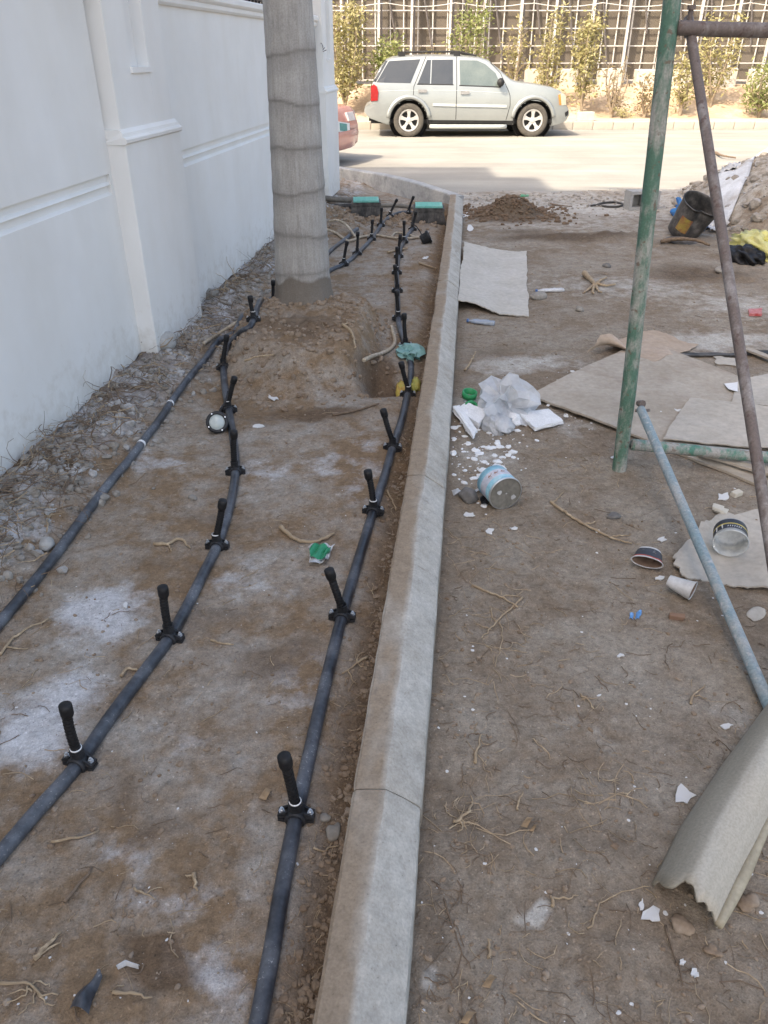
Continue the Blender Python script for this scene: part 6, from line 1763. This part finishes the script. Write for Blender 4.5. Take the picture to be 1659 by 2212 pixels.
def root(pxs, w, label, m=M_ROOT, forks=(), name='root_twig', cat='twig', wig=.006, seed=0):
    rs = random.Random(seed + int(pxs[0][0])); out = MB()
    def one(line, w0, w1):
        k0 = (GG(*line[0][:2]) - Vector((0, 0, CAMZ))).length / F_PX
        pts = [GG(x, y, w0 * k0 / 2 + .001 + (l[0] if l else 0)) for x, y, *l in line]; c = catmull(pts, 6)
        L_ = sum((a - b).length for a, b in zip(c, c[1:])); c = resample(c, max(8, int(L_ / .015)))
        c = [p + Vector((rs.gauss(0, wig * .35), rs.gauss(0, wig * .35), abs(rs.gauss(0, wig * .25)))) for p in c]
        n = len(c); out.tube(c, [max(.0008, k0 / 2 * (w0 + (w1 - w0) * i / (n - 1)) * rs.uniform(.85, 1.15)) for i in range(n)], 6)
    one(pxs, w, w * .5)
    for f in forks: one(f, w * .6, w * .3)
    return tag(out.build(name, m, None, True), label, cat)
for a in [
    ([(1190,1085),(1248,1125),(1315,1159),(1366,1175)], 7, 'long forked root on the soil right of the blue tin', M_ROOT, [[(1192,1087),(1206,1075),(1219,1063)], [(1262,1132),(1280,1130),(1292,1126)], [(1320,1160),(1340,1158),(1362,1156)]]),
    ([(1021,1264),(1083,1291),(1119,1311)], 6, 'straight pale root in the tangle at the kerb side, upper one', M_ROOT, [[(1083,1291),(1100,1286),(1128,1291)]]),
    ([(1128,1291),(1092,1325),(1072,1344),(1041,1378)], 5, 'long pale root running down below the upper tangle root', M_ROOT, [[(1072,1344),(1064,1332),(1058,1310)], [(1078,1340),(1085,1380),(1070,1440)], [(1060,1360),(1035,1350),(1022,1340)]]),
    ([(605,1138),(622,1152),(645,1167),(682,1170),(722,1153)], 10, 'thick curved pale root above the green wrapper', M_ROOT, [[(690,1168),(705,1160),(716,1156)]]),
    ([(333,1174),(360,1176),(390,1165),(412,1184)], 8, 'short forked pale root left of the middle pipe', M_ROOT, [[(362,1175),(368,1184),(370,1190)]]),
    ([(262,1462),(270,1448),(285,1444),(298,1450)], 8, 'small curled pale root left of the middle pipe', M_ROOT),
    ([(137,1950),(170,1912),(200,1877)], 9, 'straight dark stick on the soil at the lower left', M_ROOTD),
    ([(110,1818),(161,1811),(210,1798)], 6, 'thin brown twig below the middle pipe at the left', M_ROOT),
    ([(0,2121),(59,2126),(80,2145),(127,2150)], 6, 'spreading root tangle in the lower left corner', M_ROOT, [[(60,2127),(55,2150),(20,2165)], [(75,2140),(70,2165),(45,2190)], [(82,2146),(100,2165),(120,2172)], [(66,2130),(85,2120),(110,2128)], [(70,2140),(40,2140),(15,2150)]]),
    ([(239,2146),(283,2147),(330,2155)], 7, 'straight pale stick beside the black plastic scrap', M_ROOT),
    ([(288,1918),(312,1930),(337,1945)], 5, 'thin twig left of the small upright twig at the lower centre', M_ROOT, [[(318,1930),(335,1920),(352,1917)]]),
    ([(0,1413),(30,1378),(60,1358),(107,1337)], 6, 'long thin root at the left edge beside the salt patch', M_ROOT, [[(8,1398),(35,1400),(62,1403)]]),
    ([(421,1884),(420,1905),(427,1926)], 9, 'short thick pale twig at the lower centre', M_ROOT, [[(422,1890),(405,1892),(398,1893)]]),
    ([(456,1381),(480,1390),(508,1392)], 6, 'short pale twig right of the second middle clamp', M_ROOT),
    ([(75,2072),(100,2045),(132,2012)], 9, 'bundle of pale wood splinters at the lower left', M_ROOT, [[(80,2070),(110,2046),(134,2030)], [(78,2071),(105,2038),(120,2018)]]),
    ([(1028,1649),(1031,1617),(1042,1584)], 7, 'pale twig standing out beside the kerb at mid height', M_ROOT),
    ([(1270,2006),(1305,1949),(1350,1926),(1403,1914)], 4, 'thin arched root left of the palm sheath', M_ROOT),
    ([(1194,1958),(1189,1932)], 8, 'stubby pale twig with a thin side shoot at the lower centre right', M_ROOT, [[(1192,1940),(1220,1942),(1248,1932)]]),
    ([(1436,1997),(1458,2063),(1477,2125)], 5, 'long thin dark twig below the ragged end of the sheath', M_ROOTD),
    ([(1055,2071),(1058,2050),(1060,2030)], 8, 'short pale twig at the lower right of the kerb', M_ROOT),
    ([(960,1943),(984,2019),(1017,2095)], 4, 'long dark root running beside the lower kerb', M_ROOTD),
    ([(1118,1752),(1122,1728),(1131,1706)], 5, 'thin pale twig above the two dry leaves', M_ROOT),
    ([(838,1060),(846,1080),(856,1102)], 5, 'pale root by the kerb beside the third right clamp', M_ROOT),
    ([(795,1420),(770,1432),(748,1450),(735,1455)], 6, 'forked pale root between the right pipe and the kerb', M_ROOT, [[(770,1432),(775,1415),(792,1405)], [(752,1447),(760,1470),(772,1480)]]),
    ([(680,1830),(700,1840),(715,1830),(735,1828)], 5, 'wriggly pale root against the kerb below the nearest clamp', M_ROOT, [[(712,1832),(722,1815),(735,1805)]]),
    ([(740,700),(760,720),(768,752)], 7, 'pale root on the top of the palm mound', M_ROOT, [[(742,702),(750,698),(748,690)]]),
    ([(527,780),(560,770),(590,766)], 5, 'thin root across the left flank of the palm mound', M_ROOT),
    ([(718,897),(770,887),(818,872)], 6, 'dark curved root on the soil below the palm mound', M_ROOTD),
    ([(838,545),(860,540),(880,536)], 5, 'pale twig beside the right pipe beyond the palm', M_ROOT),
    ([(905,568),(925,575),(945,580)], 5, 'pale twig near the kerb beyond the palm', M_ROOT),
    ([(1428,522),(1462,516,.03),(1504,519,.03),(1533,530)], 9, 'dark branch lying in front of the dented pail', M_ROOTD),
    ([(1544,330),(1560,336,.05),(1590,341,.02)], 5, 'thin bare branch sticking out of the spoil heap crest', M_ROOTD),
    ([(1005,800),(1015,785),(1028,760)], 5, 'thin pale twig beside the kerb above the foam', M_ROOT),
    ([(1186,440),(1210,444),(1236,446)], 4, 'thin twig on the ground right of the soil pile', M_ROOTD),
    ([(978,1775),(1000,1765),(1018,1748)], 8, 'woody root piece with fine hairs beside the kerb', M_ROOT, [[(990,1768),(1000,1790),(985,1800)], [(1012,1752),(1020,1735),(1016,1720)]]),
    ([(1492,1520),(1500,1500),(1525,1480)], 5, 'forked pale twig in open soil left of the sloping tube foot', M_ROOT, [[(1500,1502),(1520,1508),(1530,1510)]]),
    ([(1255,1500),(1268,1512),(1282,1530)], 5, 'crossed pale twig in open soil at the right centre', M_ROOT, [[(1256,1512),(1270,1508),(1290,1510)]]),
]: root(*a[:3], a[3] if len(a) > 3 else M_ROOT, a[4] if len(a) > 4 else ())
# uprooted stump on the track
root([(1262,590),(1276,604),(1287,615)], 11, 'small uprooted stump with spread roots on the track beyond the scaffold', M_ROOT,
     [[(1287,613),(1310,617),(1330,614)], [(1286,615),(1292,628),(1300,632)], [(1284,614),(1270,626),(1262,632)], [(1288,612),(1300,604),(1310,600)], [(1285,615),(1280,628),(1282,634)]], 'root_stump', 'stump')
# roots and old stalks hanging in the bank below the wall
rs = random.Random(44); mb = MB(); mb2 = MB()
for k in range(1300):
    y = 2.2 * math.exp(rs.uniform(0, math.log(9.3 / 2.2))); x = float(wall_x(y)) + abs(rs.gauss(.10, .14)) + .03
    p = Vector((x, y, gz(x, y) + rs.uniform(.0, .05))); L_ = rs.uniform(.06, .26); a = rs.uniform(0, 2 * PI)
    pts = [p]; d = Vector((math.cos(a), math.sin(a), rs.uniform(-.3, .5)))
    for j in range(5):
        d = (d + Vector((rs.gauss(0, .35), rs.gauss(0, .35), rs.gauss(-.12, .3)))).normalized(); q = pts[-1] + d * L_ / 5
        q.z = max(q.z, gz(q.x, q.y) + .002); q.x = max(q.x, float(wall_x(q.y)) + .012); pts.append(q)
    r = rs.choice((.0012, .0016, .002, .0035)); (mb if rs.random() < .38 else mb2).tube(pts, [r * (1 - .12 * j) for j in range(6)], 4, False)
stuff(mb.build('bank_roots', M_ROOT))
stuff(mb2.build('dark_bank_roots', M_ROOTD))
for o, l in ((bpy.data.objects['bank_roots'], 'pale roots hanging in the rubble bank at the wall foot'), (bpy.data.objects['dark_bank_roots'], 'dark matted roots in the rubble bank at the wall foot')):
    tag(o, l, 'roots')
# leaves
M_DLEAF = mat('dry_brown_leaf', (0.36, 0.25, 0.15), (0.28, 0.19, 0.11), 40, .75, .2)
for i, (x, y, w, l) in enumerate([(1138,1780,26,'dry brown leaf left of the centre right, upper of two'), (1152,1792,20,'dry brown leaf just right of and below the upper one'), (1058,1930 + 190,34,'dry tan leaf beside the lower kerb near the short twig'), (1010,2200,40,'dry leaf at the bottom edge right of the kerb'), (575,1720,30,'dry leaf scrap left of the nearest right clamp')]):
    sheet('dry_leaf', [(x - w/2, y + w * .3), (x, y - w * .4)], [(x, y + w * .4), (x + w/2, y - w * .3)], .001, M_DLEAF, l, 'leaf', n=9, mr=7, lift=lambda u, v: .004 + .012 * math.sin(u * PI) * v, rag=.006, seed=50 + i)

# ------------------------------------------------------------------ what nobody could count
CH = [lump(1, 1, .85, 2, .6, k, 2.0) for k in range(6)]
def scatter(name, m, label, n, place, size, seed, squash=1.0, sink=.35):
    rs = random.Random(seed); V_ = []; F_ = []
    A_ = [(np.array([tuple(v) for v in vs]), np.array(fs)) for vs, fs in CH]
    off = 0
    for _ in range(n):
        r = place(rs)
        if r is None: continue
        x, y = r; s = size(rs, x, y); v, f = A_[rs.randrange(6)]; a = rs.uniform(0, 2 * PI); c, d = math.cos(a), math.sin(a)
        sc = np.array([s * rs.uniform(.7, 1.3), s * rs.uniform(.7, 1.3), s * squash * rs.uniform(.7, 1.2)]); w = v * sc
        w = np.stack([w[:, 0] * c - w[:, 1] * d + x, w[:, 0] * d + w[:, 1] * c + y, w[:, 2] + gz(x, y) + s * squash * (.5 - sink)], 1)
        V_.append(w); F_.append(f + off); off += len(v)
    V_ = np.concatenate(V_); F_ = np.concatenate(F_)
    me = bpy.data.meshes.new(name); me.from_pydata(V_.tolist(), [], F_.tolist()); me.materials.append(m)
    o = bpy.data.objects.new(name, me); COL.objects.link(o); tag(o, label, 'debris'); return stuff(o)
def logy(rs, a, b): return a * math.exp(rs.random() * math.log(b / a))
M_CLOD = mat('soil_clod', (0.21, 0.15, 0.105), (0.27, 0.205, 0.15), 7, .95, .4, .003, c3=(0.32, 0.26, 0.205), spec=.1)
M_CLODG = mat('grey_rubble', (0.33, 0.30, 0.265), (0.25, 0.22, 0.185), 6, .95, .4, .003, c3=(0.44, 0.43, 0.42), spec=.1)
def pl_kerb(rs):
    y = logy(rs, .7, 9); x = float(kerb_x(y)) - .09 - abs(rs.gauss(0, .055)) ; return (x, y)
def pl_wall(rs):
    y = logy(rs, 2.0, 10.5); x = float(wall_x(y)) + .02 + abs(rs.gauss(0.16, .14)); return (x, y)
def pl_left(rs):
    y = logy(rs, .7, 11); x = rs.uniform(float(wall_x(y)) + .3, float(kerb_x(y)) - .1); return (x, y)
def pl_right(rs):
    y = logy(rs, .7, 11.5); x = float(kerb_x(y)) + .1 + rs.random() ** 1.2 * (.7 + .62 * y); return (x, y)
def pl_mound(rs):
    a = rs.uniform(0, 2 * PI); r = rs.uniform(.3, 1.05); return (-.5 + .62 * r * math.cos(a), 5.1 + 1.1 * r * math.sin(a) * (1 if math.sin(a) < 0 else .5))
def pl_heap(rs):
    a = rs.uniform(2.2, 4.8); r = rs.random() ** .6 * 3.3; return (6.9 + r * math.cos(a), 9.7 + r * math.sin(a))
def pl_pile(rs): return (1.55 + rs.gauss(0, .35), 9.9 + rs.gauss(0, .26))
def pl_box(rs): return (-.1 + rs.gauss(0, .4), 9.5 + rs.gauss(0, .35)) 
sz = lambda lo, hi, p=2.2: (lambda rs, x, y: lo + (hi - lo) * rs.random() ** p)
scatter('trench_clods', M_CLOD, 'crumbled soil clods in the trench along the kerb', 2800, pl_kerb, sz(.0015, .010, 4), 1)
scatter('bank_rubble', M_CLODG, 'grey rubble crumbs on the bank under the wall', 4200, pl_wall, sz(.003, .024, 3.5), 2)
scatter('planter_crumbs', M_CLOD, 'fine soil crumbs over the planter', 2200, pl_left, sz(.0015, .008, 3), 3)
scatter('yard_crumbs', M_CLOD, 'fine soil crumbs over the trodden ground', 3000, pl_right, sz(.0015, .008, 3.2), 4)
scatter('mound_clods', M_CLOD, 'soil clods on the palm mound', 1500, pl_mound, sz(.003, .022, 3.5), 5)
scatter('heap_rubble', M_CLODG, 'loose rubble on the spoil heap', 1500, pl_heap, sz(.01, .07, 3.5), 6)
scatter('pile_clods', mat('dark_soil_clod', (.13, .085, .055), (.18, .125, .085), 6, .95, .4, .003), 'dark clods on the small soil pile', 700, pl_pile, sz(.008, .035, 2.5), 7)
scatter('box_clods', M_CLOD, 'soil clods round the valve boxes', 600, pl_box, sz(.006, .035, 2.5), 8)
def pl_gravel(rs):
    x = rs.uniform(.9, 3.6); return (x, 11.0 + rs.gauss(0, .45))
scatter('road_edge_gravel', M_CLODG, 'scattered gravel along the dusty road edge', 500, pl_gravel, sz(.006, .025, 3), 9)
def pl_foam(rs):
    if rs.random() < .62:
        q = G(1075 + rs.gauss(0, 45), 905 + rs.gauss(0, 22)); return (max(q.x, float(kerb_x(q.y)) + .11), q.y)
    q = G(1040 + rs.gauss(0, 40), 1000 + rs.gauss(0, 35)); return (max(q.x, float(kerb_x(q.y)) + .11), q.y)
scatter('foam_crumbs', M_FOAM, 'crumbled white foam bits beside the kerb', 620, pl_foam, sz(.0015, .022, 4.5), 10, .5)
scatter('white_flecks', M_PLAST, 'tiny white plaster flecks over the trodden ground', 520, pl_right, sz(.001, .0065, 4), 11, .25)
scatter('planter_flecks', M_PLAST, 'tiny white flecks over the planter soil', 330, pl_left, sz(.001, .004, 3.5), 12, .3)
def fl_board(rs):
    u, v = rs.random(), rs.random(); q = G(1180 + 300 * u, 800 + 130 * v); return (q.x, q.y)
scatter('board_flecks', M_PLAST, 'white flecks lying on the plywood sheet', 110, fl_board, lambda rs, x, y: .003 + .014 * rs.random() ** 3, 13, .5, -3.0)
# fine root hairs and litter over the soil
def litter(name, m, label, n, place, seed, l0=.02, l1=.10):
    rs = random.Random(seed); mb = MB()
    for _ in range(n):
        x, y = place(rs); L_ = l0 + (l1 - l0) * rs.random() ** 2; a = rs.uniform(0, 2 * PI); pts = []; r = rs.choice((.0007, .001, .0014))
        for j in range(5):
            pts.append(Vector((x, y, gz(x, y) + r + abs(rs.gauss(0, .0015))))); a += rs.gauss(0, .45); x += math.cos(a) * L_ / 4; y += math.sin(a) * L_ / 4
            if x < float(kerb_x(y)) < pts[-1].x or pts[-1].x < float(kerb_x(y)) < x: break
        if len(pts) > 2: mb.tube(pts, r, 3, False)
    o = mb.build(name, m); tag(o, label, 'roots'); stuff(o)
litter('root_litter', M_ROOT, 'fine pale root hairs scattered over the trodden ground', 900, pl_right, 21)
def pl_tangle(rs):
    c = rs.choice(((1070, 1300, 45, 55), (1080, 1430, 40, 30), (1010, 1760, 25, 30), (1060, 1190, 60, 30), (1230, 990, 60, 25), (1290, 1720, 40, 30)))
    q = G(c[0] + rs.gauss(0, c[2]), c[1] + rs.gauss(0, c[3])); return (max(q.x, float(kerb_x(q.y)) + .11), q.y)
litter('root_tangle', M_ROOT, 'tangles of fine pale roots on the soil right of the kerb', 150, pl_tangle, 26, .04, .16)
litter('dark_litter', M_ROOTD, 'fine dark root hairs scattered over the trodden ground', 1200, pl_right, 22)
litter('planter_litter', M_ROOT, 'fine pale root hairs scattered over the planter', 380, pl_left, 23)
litter('planter_dark_litter', M_ROOTD, 'fine dark root hairs scattered over the planter', 300, pl_left, 24, .015, .07)
litter('kerb_litter', M_ROOT, 'fine roots in the trench along the kerb', 200, pl_kerb, 25)
